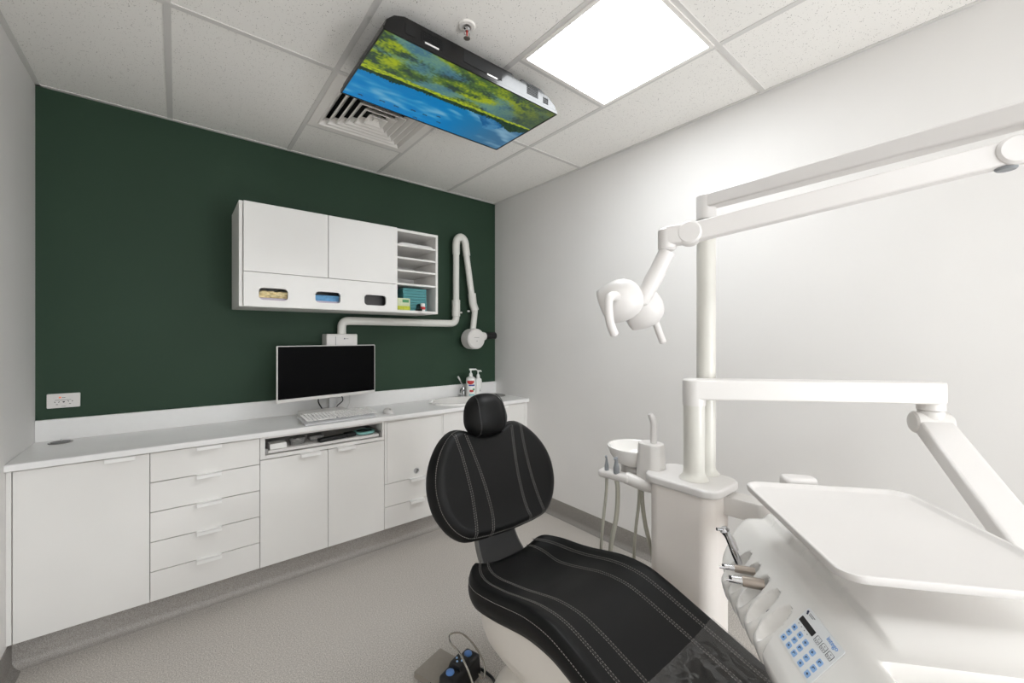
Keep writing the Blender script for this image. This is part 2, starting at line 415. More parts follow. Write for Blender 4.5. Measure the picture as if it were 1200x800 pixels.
m_ = MB(); cove(m_, (XL, YF, 0), (XL, 2.645, 0), X, .122); struct(m_.build('baseboard_left', 'skirt'))

# ------------------------------------------------------------------ ceiling light panels
def light_panel(x0, x1, y0, y1, label):
    cx, cy = (x0 + x1) / 2, (y0 + y1) / 2
    r = thing('ceiling_light', label, 'light', (cx, cy, ZC), None)
    o_ = rrect(x1 - x0 - .016, y1 - y0 - .016, .004, 1); i_ = rrect(x1 - x0 - .052, y1 - y0 - .052, .003, 1)
    MB().plate(o_, i_, (cx, cy, ZC - .006), X, Y, Z, .016).build('frame', 'grille', r)
    MB().box(x0 + .026, x1 - .026, y0 + .026, y1 - .026, ZC - .002, ZC + .006).build('diffuser', 'lightpanel', r)
    return r
light_panel(1.172, 1.772, .777, 1.377, 'bright square light panel in the ceiling beside the mounted television')

light_panel(-.028, .572, -1.623, -1.023, 'square light panel in the ceiling nearest the left wall')  # second panel added behind the camera to even out the brightness

# ------------------------------------------------------------------ air diffuser
dcx, dcy = .872, 2.277
r = thing('air_diffuser', 'square white louvred air vent in the ceiling behind the television', 'vent', (dcx, dcy, ZC))
sq = lambda h: [(h, h), (-h, h), (-h, -h), (h, -h)]
MB().plate(sq(.29), sq(.245), (dcx, dcy, ZC - .006), X, Y, Z, .012).build('frame', 'grille', r)
MB().box(dcx - .29, dcx + .29, dcy - .29, dcy + .29, ZC + .06, ZC + .064).build('duct_plate', 'dark', r)
bw = MB()
for s_ in (-1, 1):
    bw.box(dcx + s_ * .286, dcx + s_ * .29, dcy - .29, dcy + .29, ZC + .006, ZC + .06); bw.box(dcx - .29, dcx + .29, dcy + s_ * .286, dcy + s_ * .29, ZC + .006, ZC + .06)
bw.build('duct_side', 'dark', r)
for k in range(6):
    ho = .246 - .0385 * k; hi = ho - .034; zo = ZC - .006 - .0015 * k; zi = zo + .032
    b = MB()
    R = []
    for h, z in ((ho, zo), (hi, zi), (hi - .002, zi), (ho - .006, zo - .004), (ho, zo - .004), (ho, zo)):
        R.append([V((dcx + p[0], dcy + p[1], z)) for p in sq(h)])
    b.rings(R, cap=False); b.build('louvre', 'grille', r)
MB().rings([[V((dcx + p[0], dcy + p[1], z)) for p in sq(h)] for h, z in ((.012, ZC + .016), (.014, ZC - .012), (.002, ZC - .004))]).build('centre_cap', 'grille', r)

# ------------------------------------------------------------------ sprinkler
sp = V((.892, 1.364, ZC + .004))
r = thing('fire_sprinkler', 'small chrome fire sprinkler hanging from the ceiling between television and light panel', 'sprinkler', sp)
MB().lathe([(0, 0), (.034, 0), (.034, -.004), (.03, -.008), (.018, -.009), (.016, -.004), (0, -.004)], sp, Z, 28).build('escutcheon', 'grille', r)
MB().lathe([(0, -.004), (.012, -.004), (.012, -.014), (.007, -.018), (.007, -.024), (0, -.024)], sp, Z, 18).build('body', 'chrome', r)
a = MB()
for s_ in (-1, 1): a.tube(spline([sp + V((s_ * .007, 0, -.022)), sp + V((s_ * .013, 0, -.032)), sp + V((s_ * .003, 0, -.05))], 5), .002, 6)
a.build('frame_arms', 'chrome', r)
MB().tube([sp + V((0, 0, -.022)), sp + V((0, 0, -.048))], .003, 8).build('glass_bulb', 'bulb', r)
MB().lathe([(0, -.05), (.004, -.049), (.013, -.051), (.013, -.053), (0, -.054)], sp, Z, 16).build('deflector', 'handpiece', r)

# ------------------------------------------------------------------ television under the ceiling
tx0, tx1, ty0, ty1, tz = .572, 1.463, 1.417, 1.918, 2.497
r = thing('television', 'wide television showing a lake landscape, mounted flat under the ceiling', 'television', ((tx0 + tx1) / 2, (ty0 + ty1) / 2, tz))
MB().plate(rrect(tx1 - tx0, ty1 - ty0, .004, 1), rrect(tx1 - tx0 - .014, ty1 - ty0 - .014, .002, 1), ((tx0 + tx1) / 2, (ty0 + ty1) / 2, tz), X, Y, Z, .012).build('bezel', 'blackgloss', r)
def picture(u, v):
    n1 = noise.noise((u * 13, v * 15, 1.3)); n2 = noise.noise((u * 60, v * 70, 4.1)); n3 = noise.noise((u * 4, v * 10, 9.2)); n4 = noise.noise((u * 90, v * 40, 2.2))
    shore = .52 - .10 * u + .012 * n1
    if v > shore:                                    # beyond the shore: blue with white cloud
        t = (v - shore) / (1 - shore)
        base = V((0, 118, 178)) + V((6, 4, 10)) * t
        base = base.lerp(V((62, 108, 142)), sstep(.45, .95, u))
        cl = sstep(-.15, .75, noise.noise((u * 4.5 + 3, v * 9 - u * 5, 7.7)) + .45 * noise.noise((u * 13, v * 22, 3.1)))
        base = base.lerp(V((150, 186, 206)), cl * .7)
        mtn = shore + .24 * math.exp(-((u - .78) / .10) ** 2) + .03 * n1
        if v < mtn and u > .5:
            base = V((26, 92, 142)).lerp(V((70, 130, 170)), sstep(-.2, .5, n1 + .4 * n2))
        h = .045 + .05 * abs(noise.noise((u * 62, 1, 1))) + .03 * noise.noise((u * 9, 5, 2)) + .09 * math.exp(-((u - .9) / .07) ** 2)
        if v < shore + h: base = V((38, 70, 42)).lerp(V((20, 40, 34)), sstep(-.2, .3, n2))
        for bu, bv in ((.08, .93), (.19, .9), (.27, .9), (.36, .86), (.43, .86), (.5, .8), (.4, .97), (.53, .9)):
            if abs((v - bv) - .35 * abs(u - bu)) < .008 and abs(u - bu) < .014: base = V((40, 60, 80))
        return base
    if v > shore - .05 * (1 - .5 * u): return V((170, 186, 40)).lerp(V((110, 130, 40)), sstep(-.2, .4, n2))
    q = n1 * .9 + .55 * n2 + .35 * n4
    base = V((70, 98, 52)).lerp(V((158, 172, 34)), sstep(-.35, .75, q + .25 * math.sin(u * 9 + v * 6)))
    base = base.lerp(V((48, 66, 58)), sstep(.0, .6, -q))
    wtr = sstep(.05, .4, noise.noise((u * 4.2 + 6, v * 7, 5.5)) + .25 * n2 + .35 * math.exp(-((v - shore + .13) / .06) ** 2) * sstep(.25, .4, u) - .1)
    base = base.lerp(V((78, 128, 160)), wtr * .7)
    base = base.lerp(V((62, 76, 72)), sstep(.6, 1., u) * .6)
    return base
nu, nv = 260, 146
mb = MB(); pv = []
for j in range(nv + 1):
    for i in range(nu + 1): pv.append(V((tx0 + .007 + (tx1 - tx0 - .014) * i / nu, ty0 + .007 + (ty1 - ty0 - .014) * j / nv, tz + .002)))
mb.add(pv, [(j * (nu + 1) + i, (j + 1) * (nu + 1) + i, (j + 1) * (nu + 1) + i + 1, j * (nu + 1) + i + 1) for j in range(nv) for i in range(nu)])
scr = mb.build('screen', 'tvpicture', r, fixn=False)
ca = scr.data.color_attributes.new('picture', 'FLOAT_COLOR', 'POINT')
k = 0
for j in range(nv + 1):
    for i in range(nu + 1):
        q = picture(i / nu, j / nv); ca.data[k].color = (*lin((max(0, q.x), max(0, q.y), max(0, q.z))), 1); k += 1
# casing: rounded back, stepped on its camera-facing side
cz0, cz1 = tz + .012, tz + .088
outl = [(tx0 + .004, 0), (tx0 + .012, .030), (tx0 + .04, .058), (tx0 + .08, .074), (tx0 + .60, .076), (tx0 + .61, .062), (tx0 + .655, .060), (tx0 + .66, .074), (tx1 - .11, .072), (tx1 - .06, .052), (tx1 - .012, .022), (tx1 - .004, 0)]
MB().prism(outl, (0, ty0 + .004, cz0), X, Z, Y, ty1 - ty0 - .008, .006, 2).build('casing', 'blackgloss', r, sharp=25)
def side_rect(mb, x0, x1, z0, z1, d0=-.0015, d1=.003): mb.box(x0, x1, ty0 + .004 + d0, ty0 + .004 + d1, cz0 + z0, cz0 + z1)
g = MB()
for k in range(11):
    for q in range(5): g.box(tx0 + .15 + .0085 * k, tx0 + .156 + .0085 * k, ty0 + .002, ty0 + .008, cz0 + .016 + .009 * q, cz0 + .022 + .009 * q)
g.build('speaker_grille', 'dark', r)
g = MB(); side_rect(g, tx0 + .34, tx0 + .54, .016, .064); g.build('port_recess', 'dark', r)
g = MB(); side_rect(g, tx0 + .085, tx0 + .125, .012, .05); g.build('vent_recess', 'dark', r)
for x0, x1 in ((tx0 + .165, tx0 + .225), (tx0 + .46, tx0 + .515)):
    g = MB(); side_rect(g, x0, x1, .010, .016, -.003, 0); g.build('sticker', 'paper', r)
g = MB()
for k in range(6): g.box(tx0 + .69, tx0 + .76, ty0 + .002, ty0 + .008, cz0 + .02 + .008 * k, cz0 + .024 + .008 * k)
g.build('vent_slots', 'dark', r)
g = MB()
for k in range(3):
    for q in range(3): g.box(tx0 + .795 + .012 * k, tx0 + .803 + .012 * k, ty0 + .002, ty0 + .008, cz0 + .014 + .010 * q, cz0 + .021 + .010 * q)
g.build('socket_block', 'dark', r)
MB().box(.86, 1.18, 1.55, 1.80, cz1 - .002, ZC + .003, .004).build('ceiling_mount', 'black', r)

# ================================================================== WALL CABINET
wx0, wx1, wy0, wz0, wz1 = .263, 1.49, 2.668, 1.560, 2.141
r = thing('wall_cabinet', 'white wall cabinet with two doors, dispenser slots and open pigeonholes on the green wall', 'cabinet', (.88, 2.85, wz0))
cc = MB()
T = .018
cc.box(wx0, wx0 + T, wy0 - .002, YB, wz0, wz1, .001, 1); cc.box(wx1 - T, wx1, wy0, YB, wz0, wz1, .001, 1)
cc.box(wx0 + T, wx1 - T, wy0 + .0, YB, wz0, wz0 + T); cc.box(wx0 + T, wx1 - T, wy0, YB, wz1 - T, wz1)
cc.box(1.158, 1.176, wy0 + .0, YB, wz0 + T, wz1 - T); cc.box(wx0 + T, wx1 - T, YB - .008, YB, wz0 + T, wz1 - T)
cc.box(wx0 + T, 1.158, wy0 + .02, YB - .008, 1.735, 1.753)
cc.build('carcass', 'cab', r)
for x0, x1, hx in ((wx0 + T + .002, .7195, 0), (.7225, 1.165, 0)):
    MB().box(x0, x1, wy0 - .018, wy0 - .001, 1.7545, wz1 - .001, .0012, 1).build('door', 'cab', r)
# slotted dispenser front
fr = MB(); ux0, ux1, fz0, fz1 = wx0 + T + .002, 1.165, wz0 + .002, 1.7515
slots = [(.4275, .146), (.72, .146), (1.015, .146)]
edges = [ux0, (.4275 + .72) / 2, (.72 + 1.015) / 2, ux1]
for k, (sx, sw) in enumerate(slots):
    a, b = edges[k], edges[k + 1]; sl = rrect(sw, .068, .022, 6); n_ = len(sl)
    outer = []
    for p in sl:                                      # slot outline pushed out to the panel's edge
        sx_ = (b - sx) / (p[0]) if p[0] > 0 else (a - sx) / p[0] if p[0] < 0 else 1e9
        sz_ = (fz1 - 1.634) / p[1] if p[1] > 0 else (fz0 - 1.634) / p[1] if p[1] < 0 else 1e9
        q = min(abs(sx_), abs(sz_)); outer.append((p[0] * q, p[1] * q))
    # snap the four corners
    for cx_, cz_ in ((b - sx, fz1 - 1.634), (a - sx, fz1 - 1.634), (a - sx, fz0 - 1.634), (b - sx, fz0 - 1.634)):
        i_ = min(range(n_), key=lambda i: (outer[i][0] - cx_) ** 2 + (outer[i][1] - cz_) ** 2); outer[i_] = (cx_, cz_)
    fr.plate(outer, sl, (sx, wy0 - .001, 1.634), X, Z, -Y, .017)
fr.build('dispenser_front', 'cab', r, sharp=30)
for zc_ in (2.031, 1.943, 1.855, 1.761):
    MB().box(1.176, wx1 - T, wy0 + .004, YB - .008, zc_ - .0065, zc_ + .0065, .001, 1).build('shelf', 'cab', r)
# in the slots and on the shelves
gb = thing('glove_box', 'mauve box of cream gloves showing in the left slot of the wall cabinet', 'box', (.4275, 2.75, wz0 + T))
MB().box(.34, .515, wy0 + .012, wy0 + .13, wz0 + T, 1.615, .002, 1).build('carton', 'mauve', gb)
g = MB()
random.seed(2)
for k in range(16):
    x = .362 + .13 * random.random(); z = 1.622 + .022 * random.random(); y = wy0 + .02 + .012 * random.random()
    g.tube(spline([(x - .02, y, z), (x, y - .006, z + .008 * random.uniform(-1, 1)), (x + .024, y, z + .006 * random.uniform(-1, 1))], 4), .008, 7)
g.box(.352, .505, wy0 + .022, wy0 + .12, 1.6152, 1.642, .006)
g.build('gloves', 'cream', gb)
mbx = thing('mask_box', 'box of pale blue face masks showing in the middle slot of the wall cabinet', 'box', (.72, 2.75, wz0 + T))
MB().plate(rrect(.176, .11, .002, 1), rrect(.164, .10, .002, 1), (.72, wy0 + .075, wz0 + T + .001), X, Y, Z, .035).build('carton', 'mauve', mbx)
g = MB()
for k in range(11): g.box(.64 + .002 * random.random(), .80 - .002 * random.random(), wy0 + .03, wy0 + .12, wz0 + T + .001 + .0066 * k, wz0 + T + .0071 + .0066 * k, .0015, 1)
g.build('mask_stack', 'mask', mbx)
tag(MB().box(.92, 1.11, wy0 + .03, wy0 + .15, wz0 + T, 1.70, .003, 1).build('dispenser_box', 'lcd'), 'dark box filling the right slot of the wall cabinet', 'box')  # slot is really empty; this dark block stands in for its inner shade
for k in range(4):
    a_ = random.uniform(-.05, .05)
    z = 2.0376 + .0065 * k
    b = MB().obox((1.325 + .006 * k, 2.80 + .012 * k, z + .003), (V((math.cos(a_), math.sin(a_), 0)), V((-math.sin(a_), math.cos(a_), 0)), Z), (.132 - .004 * k, .115, .0028), .001, 1)
    tag(b.build('paper_sheaf', 'paper'), 'thin sheaf of white paper stacked in the top pigeonhole', 'paper', 'paper sheaves in the top pigeonhole')
for k in range(8):
    z = wz0 + T + .0001 + .0205 * k; dx = (.004 if k > 3 else .010) + .002 * random.random()
    tag(MB().box(1.235 + dx, 1.42 + dx * .4, 2.715 + .003 * random.random(), 2.94, z, z + .0198, .004, 2).build('teal_packet', 'teal'), 'folded teal packet in the pile on the lowest pigeonhole shelf', 'packet', 'teal packets piled in the lowest pigeonhole')
b = thing('tissue_carton', 'small pale green carton in front of the teal packets', 'carton', (1.226, 2.69, wz0 + T))
MB().box(1.181, 1.272, 2.674, 2.712, wz0 + T, wz0 + T + .085, .001, 1).build('body', 'carton', b)
MB().box(1.1808, 1.2722, 2.6735, 2.7122, wz0 + T + .004, wz0 + T + .03).build('printed_band', 'limeband', b)
MB().box(1.215, 1.262, 2.6735, 2.6745, wz0 + T + .055, wz0 + T + .075).build('printed_patch', 'greenp', b)
tag(MB().box(1.178, 1.192, 2.73, 2.80, wz0 + T, wz0 + T + .15, .001, 1).build('white_carton', 'paper'), 'narrow white carton standing left of the teal packets', 'carton')
tag(MB().lathe([(0, 0), (.05, 0), (.05, .012), (.03, .02), (.028, .04), (.018, .05), (0, .052)], (1.345, 2.690 + .0, wz0 + T), Z, 24, sy=.3).build('black_cap', 'black'), 'round black object lying beside the small white pill bottle', 'cap')
b = thing('pill_bottle', 'small white bottle with a red label on the lowest pigeonhole shelf', 'bottle', (1.385, 2.672 + .0, wz0 + T))
MB().lathe([(0, 0), (.017, 0), (.018, .003), (.018, .038), (.014, .043), (0, .043)], (1.378, 2.690, wz0 + T), Z, 20).build('body', 'soap', b)
MB().lathe([(.0182, .012), (.0184, .012), (.0184, .032), (.0182, .032)], (1.378, 2.690, wz0 + T), Z, 20).build('label', 'red', b)
MB().lathe([(0, .043), (.0155, .043), (.0155, .055), (.014, .057), (0, .057)], (1.378, 2.690, wz0 + T), Z, 20).build('lid', 'soap', b)

# ================================================================== BASE CABINETS AND WORKTOP
FY = 2.575; CB, CT = .135, .842                        # front plane of the doors, bottom and top of the fronts
def pull(mb, x0, x1, zt):
    """folded edge pull"""
    mb.box(x0, x1, FY - .026, FY + .006, zt - .001, zt + .0025, .0008, 1); mb.box(x0, x1, FY - .026, FY - .021, zt - .016, zt + .0025, .0016, 2)
def front(par, name, x0, x1, z0, z1, hx=None):
    o = MB().box(x0 + .0012, x1 - .0012, FY, FY + .018, z0 + .0012, z1 - .0022, .001, 1).build(name, 'cab', par)
    if hx:
        mb = MB(); pull(mb, hx[0], hx[1], z1 - .0005); mb.build('handle', 'pull', o)
    return o
def carcass(par, x0, x1, top=CT, panel='gap'):
    m_ = MB(); m_.box(x0 + .0004, x0 + .018, FY + .0195, YB - .03, CB + .002, top + .002); m_.box(x1 - .018, x1 - .0004, FY + .0195, YB - .03, CB + .002, top + .002)
    m_.box(x0 + .018, x1 - .018, FY + .0195, YB - .03, CB + .002, CB + .018); m_.box(x0 + .018, x1 - .018, YB - .045, YB - .03, CB + .018, top)
    m_.build('carcass', panel, par)
def cabinet(label, x0, x1): return thing('base_cabinet', label, 'cabinet', ((x0 + x1) / 2, 2.79, CB))
x_a, x_b, x_c, x_d, x_e, x_f = -.517, -.097, .349, 1.046, 1.482, 2.262
r = cabinet('white base cabinet with one wide plain door, against the left wall', x_a, x_b); carcass(r, x_a, x_b); front(r, 'door', x_a, x_b, CB, CT, (-.248, -.146))
MB().box(XL + .0005, x_a - .002, FY + .002, FY + .03, CB, CT, .001, 1).build('filler_strip', 'cab', r)
r = cabinet('white base cabinet with a stack of five drawers', x_b, x_c); carcass(r, x_b, x_c)
h5 = (CT - CB) / 5
for k in range(5): front(r, 'drawer', x_b, x_c, CB + h5 * k, CB + h5 * (k + 1), (.078, .18))
r = cabinet('white base cabinet with two doors under an open drawer, below the monitor', x_c, x_d); carcass(r, x_c, x_d, .720)
front(r, 'door', x_c, .699, CB, .720, (at(352, 532, Y=FY).x, at(375, 528, Y=FY).x)); front(r, 'door', .699, x_d, CB, .720, (at(395, 525, Y=FY).x, at(415.5, 522, Y=FY).x))
ox0, ox1, oz0, oz1 = .374, 1.03, .742, .833
m_ = MB(); m_.box(x_c + .001, ox0, FY, YB - .03, .7225, CT + .002, .001, 1); m_.box(ox1, x_d - .001, FY, YB - .03, .7225, CT + .002, .001, 1); m_.box(ox0, ox1, FY, YB - .03, .7225, oz0, .001, 1); m_.box(ox0, ox1, FY, YB - .03, oz1, CT + .002, .001, 1); m_.box(ox0, ox1, YB - .05, YB - .03, oz0, oz1)
m_.build('drawer_surround', 'cab', r)
dr = MB().box(ox0 + .016, ox1 - .016, FY + .012, YB - .12, oz0 + .006, oz0 + .022, .001, 1).build('sliding_tray', 'plastic', r)
for a_, b_ in ((ox0 + .001, ox0 + .013), (ox1 - .013, ox1 - .001)): MB().box(a_, b_, FY + .004, YB - .12, oz0 + .004, oz0 + .036, .001, 1).build('drawer_runner', 'steel', dr)
zt_ = oz0 + .0225
tag(MB().box(.40, .485, 2.60, 2.68, zt_, zt_ + .030, .003).build('white_box', 'soap'), 'small white box at the left end of the open drawer', 'box')
b = thing('clear_container', 'clear plastic container in the open drawer beside the white box', 'container', (.55, 2.66, zt_))
MB().lathe([(0, 0), (.036, 0), (.042, .03), (.040, .03), (.034, .003), (0, .003)], (.55, 2.66, zt_), Z, 24).build('pot', 'clear', b)
MB().lathe([(0, .0302), (.044, .0302), (.044, .036), (0, .036)], (.55, 2.66, zt_), Z, 24).build('lid', 'clear', b)
tag(MB().box(.62, .70, 2.66, 2.74, zt_, zt_ + .028, .006).build('grey_pouch', 'clear'), 'clear pouch in the open drawer behind the black handset', 'pouch')
ha = V((.93, .20, 0)).normalized(); hb = V((-ha.y, ha.x, 0))
b = thing('handset', 'long black handset lying in the open drawer', 'handset', (.75, 2.62, zt_))
MB().obox((.735, 2.615, zt_ + .011), (ha, hb, Z), (.085, .020, .011), .006, 3).build('grip', 'black', b)
MB().obox((.845, 2.6385, zt_ + .013), (ha, hb, Z), (.032, .027, .013), .008, 3).build('head', 'black', b)
b = thing('mint_rimmed_dish', 'round dark dish with a mint green rim in the open drawer', 'dish', (.955, 2.66, zt_))
MB().lathe([(0, 0), (.058, 0), (.061, .014), (.05, .016), (.046, .010), (0, .008)], (.945, 2.665, zt_), Z, 32).build('dish', 'lcd', b)
MB().lathe([(.0625, .004), (.066, .006), (.066, .016), (.058, .0195), (.052, .0195), (.052, .017), (.0625, .015)], (.945, 2.665, zt_), Z, 32).build('rim', 'tealring', b)
r = cabinet('white base cabinet with a round finger hole in its door over two drawers', x_d, x_e); carcass(r, x_d, x_e)
m_ = MB(); hx_, hz_, hr_ = 1.272, .474, .019; dx0, dx1, dz0, dz1 = x_d + .018, x_e - .014, .4305, .832
ci = [(hr_ * math.cos(2 * PI * k / 32), hr_ * math.sin(2 * PI * k / 32)) for k in range(32)]; ou = []
for p in ci:
    q = min((dx1 - hx_) / p[0] if p[0] > 1e-6 else ((dx0 - hx_) / p[0] if p[0] < -1e-6 else 1e9), (dz1 - hz_) / p[1] if p[1] > 1e-6 else ((dz0 - hz_) / p[1] if p[1] < -1e-6 else 1e9)); ou.append((p[0] * q, p[1] * q))
for cx_, cz_ in ((dx1 - hx_, dz1 - hz_), (dx0 - hx_, dz1 - hz_), (dx0 - hx_, dz0 - hz_), (dx1 - hx_, dz0 - hz_)):
    i_ = min(range(32), key=lambda i: abs(math.atan2(ci[i][1], ci[i][0]) - math.atan2(cz_, cx_))); ou[i_] = (cx_, cz_)
m_.plate(ou, ci, (hx_, FY, hz_), X, Z, Y, .018)
d_ = m_.build('door', 'cab', r, sharp=30)
MB().plate([(p[0] * 1.12, p[1] * 1.12) for p in ci], [(p[0] * .86, p[1] * .86) for p in ci], (hx_, FY - .002, hz_), X, Z, Y, .012).build('finger_ring', 'silver', d_)
MB().lathe([(0, 0), (.0225, 0), (.0225, .003), (0, .003)], (hx_, FY + .0185, hz_), Y, 24).build('finger_recess', 'silver', d_)
m_ = MB(); m_.box(x_d + .0012, x_d + .0165, FY, FY + .018, .4305, CT, .001, 1); m_.box(x_e - .0125, x_e - .0012, FY, FY + .018, .4305, CT, .001, 1); m_.box(x_d + .0165, x_e - .0125, FY, FY + .018, .8335, CT, .0008, 1); m_.build('door_surround', 'cab', r)
for z0, z1 in ((CB, .2785), (.2785, .4285)): front(r, 'drawer', x_d, x_e, z0, z1, (1.222, 1.324))
r = cabinet('white sink base cabinet at the right end, behind the chair headrest', x_e, x_f); carcass(r, x_e, x_f)
front(r, 'door', x_e, 1.775, CB, CT, (1.66, 1.76)); front(r, 'door', 1.775, x_f, CB, CT, (1.98, 2.066))
MB().box(x_f + .002, XR - .0005, FY + .002, FY + .03, CB, CT, .001, 1).build('filler_strip', 'cab', r)
# kick board behind the coved vinyl
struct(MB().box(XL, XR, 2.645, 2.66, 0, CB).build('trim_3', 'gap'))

r = thing('worktop', 'long white worktop with upstand running along the green wall', 'worktop', (.88, 2.79, .846))
bas = V((1.735, 2.785, .875)); brx, bry = .215, .165
wt = MB()
prof = [(2.553, .849), (2.553, .868)]
for k in range(1, 5): a = PI / 2 * k / 4; prof.append((2.553 + .007 * (1 - math.cos(a)), .868 + .007 * math.sin(a)))
prof += [(YB - .001, .875), (YB - .001, .846), (2.556, .846)]
# left and right lengths plus the middle with the basin cut-out
def run(x0, x1): wt.rings([[V((x, p[0], p[1])) for p in prof] for x in (x0, x1)])
run(XL + .001, bas.x - .24); run(bas.x + .24, XR - .001)
pf = [(2.553, .849), (2.553, .868)] + [(2.553 + .007 * (1 - math.cos(PI / 2 * k / 4)), .868 + .007 * math.sin(PI / 2 * k / 4)) for k in range(1, 5)] + [(2.60, .875), (2.60, .846), (2.556, .846)]
wt.rings([[V((x, p[0], p[1])) for p in pf] for x in (bas.x - .24, bas.x + .24)])
el = [(brx * math.cos(2 * PI * k / 48), bry * math.sin(2 * PI * k / 48)) for k in range(48)]; ou = []
bx, by0, by1 = .24, 2.60 - bas.y, YB - .001 - bas.y
for p in el:
    q = min(bx / abs(p[0]) if abs(p[0]) > 1e-6 else 1e9, by1 / p[1] if p[1] > 1e-6 else (by0 / p[1] if p[1] < -1e-6 else 1e9)); ou.append((p[0] * q, p[1] * q))
for cx_, cy_ in ((bx, by1), (-bx, by1), (-bx, by0), (bx, by0)):
    i_ = min(range(48), key=lambda i: (ou[i][0] - cx_) ** 2 + (ou[i][1] - cy_) ** 2); ou[i_] = (cx_, cy_)
wt.plate(ou, el, (bas.x, bas.y, .846), X, Y, Z, .029)
wt.build('slab', 'top', r, sharp=30)
MB().box(XL + .001, XR - .001, YB - .019, YB - .0005, .8752, .981, .002, 2).build('upstand', 'top', r)

# basin, tap, bin lid, grommet
b = thing('wash_basin', 'oval white wash basin set into the worktop behind the chair headrest', 'sink', bas)
prof = [(1.11, .0005), (1.11, .008), (1.08, .014), (1.03, .015), (.97, .010), (.90, -.02), (.75, -.09), (.45, -.125), (.1, -.13), (0, -.13), (0, -.137), (.45, -.132), (.79, -.095), (.94, -.02), (.985, -.002)]
MB().lathe([(k_ * brx, h) for k_, h in prof], bas, Z, 48, sy=bry / brx, ax=(X, Y, Z)).build('bowl', 'ceramic', b)
MB().lathe([(0, -.1285), (.022, -.1285), (.022, -.126), (0, -.125)], bas, Z, 20).build('drain', 'chrome', b)
tp = V((at(543, 464, Y=2.965).x, 2.968, .8755))
b = thing('mixer_tap', 'chrome mixer tap with a long white lever behind the basin', 'tap', tp)
MB().lathe([(0, 0), (.026, 0), (.026, .006), (.021, .012), (.021, .075), (.018, .085), (0, .088)], tp, Z, 24).build('body', 'chrome', b)
MB().tube(bez([tp + V((0, 0, .055)), tp + V((-.05, -.05, .075)), tp + V((-.075, -.08, .045))], .03), [.013] * 8 + [.012], 12).build('spout', 'chrome', b)
lv = MB().tube([tp + V((0, 0, .086)), tp + V((-.008, -.004, .105)), tp + V((-.04, -.012, .15))], .005, 10).build('lever', 'chrome', b)
MB().tube([tp + V((-.036, -.011, .145)), tp + V((-.052, -.014, .168)), tp + V((-.062, -.016, .182))], [.006, .008, .007], 10).build('lever_grip', 'plastic', lv)
b = thing('bin_lid', 'round steel waste chute lid in the right end of the worktop', 'lid', (2.13, 2.82, .8755))
bc = V((2.172, 2.880, .8755))
MB().lathe([(0, 0), (.098, 0), (.098, .003), (.090, .005), (.086, .002), (0, .0015)], bc, Z, 40).build('ring', 'steel', b)
MB().lathe([(0, .002), (.084, .002), (.084, .0045), (.02, .0055), (.016, .011), (0, .012)], bc, Z, 36).build('flap', 'steel', b)
gc = at(71, 518.3, Z=.8755)
b = thing('cable_grommet', 'round dark cable grommet at the left end of the worktop', 'grommet', gc)
MB().lathe([(0, 0), (.043, 0), (.043, .002), (.038, .004), (.034, .002), (0, .002)], gc, Z, 32).build('ring', 'steel', b)
MB().lathe([(0, .0022), (.033, .0022), (.033, .004), (0, .0045)], gc, Z, 28).build('cap', 'lcd', b)
MB().cyl(gc + V((0, .012, .004)), gc + V((0, .012, .014)), .003, 8).build('knob', 'silver', b)

# soap bottles
def bottle(c, r_, h, sq, label, big):
    b = thing('pump_bottle', label, 'bottle', c)
    if sq:
        po = rrect(r_ * 2, r_ * 1.3, r_ * .5, 5)
        R = [[c + V((p[0] * k_, p[1] * k_, z)) for p in po] for k_, z in ((.9, 0), (1, .004), (1, h - .03), (.9, h - .012), (.5, h), (.3, h))]
        MB().rings(R).build('body', 'soap', b)
    else: MB().lathe([(0, 0), (r_ * .95, 0), (r_, .005), (r_, h - .03), (r_ * .93, h - .012), (r_ * .45, h), (.012, h + .002), (0, h + .002)], c, Z, 28).build('body', 'soap', b)
    p = MB(); p.lathe([(0, h + .002), (.016, h + .002), (.016, h + .018), (.011, h + .03), (.006, h + .034), (.006, h + .055), (0, h + .055)], c, Z, 18)
    hd = V((.94, -.34, 0)) * (.55 if sq else 1.0)
    p.tube([c + V((0, 0, h + .059)) - hd * .012, c + V((0, 0, h + .06)) + hd * .045, c + V((0, 0, h + .052)) + hd * .056], [.009, .0065, .0045], 10)
    p.build('pump', 'soap', b)
    return b
c1 = V((at(551.5, 464, Y=2.925).x, 2.922, .8755))
b = bottle(c1, .041, .178, False, 'larger white pump bottle with red, blue and green label beside the tap', True)
vd = (V((0, 0, 0)) - V((c1.x, c1.y, 0))).normalized(); vr = V((-vd.y, vd.x, 0))
def onside(mb, x0, x1, z0, z1, rad=.0414, bow=0.0):
    N = 10
    pts = []
    for k in range(N + 1):
        t = x0 + (x1 - x0) * k / N; a = t / rad; d = vd * math.cos(a) + vr * math.sin(a)
        e = bow * (1 - (2 * k / N - 1) ** 2)
        pts.append((c1 + d * (rad + .0004) + Z * (z0 - e), c1 + d * (rad + .0004) + Z * z1))
    mb.add([p for q in pts for p in q], [(2 * k, 2 * k + 2, 2 * k + 3, 2 * k + 1) for k in range(N)])
g = MB(); onside(g, -.034, .030, .128, .145, bow=.014); g.build('red_label', 'red', b)
g = MB(); onside(g, -.018, .036, .100, .112); g.build('blue_label', 'bluep', b)
g = MB(); onside(g, -.01, .024, .052, .068, bow=.004); g.build('fruit_label', 'red', b)
g = MB(); onside(g, .016, .036, .064, .078, bow=.003); g.build('leaf_label', 'greenp', b)
g = MB(); onside(g, -.014, .034, .018, .032); g.build('pale_label', 'tealp', b)
c2 = V((at(560.5, 464, Y=2.955).x, 2.958, .8755))
b = bottle(c2, .033, .158, True, 'smaller plain white pump bottle right of the labelled one', False)
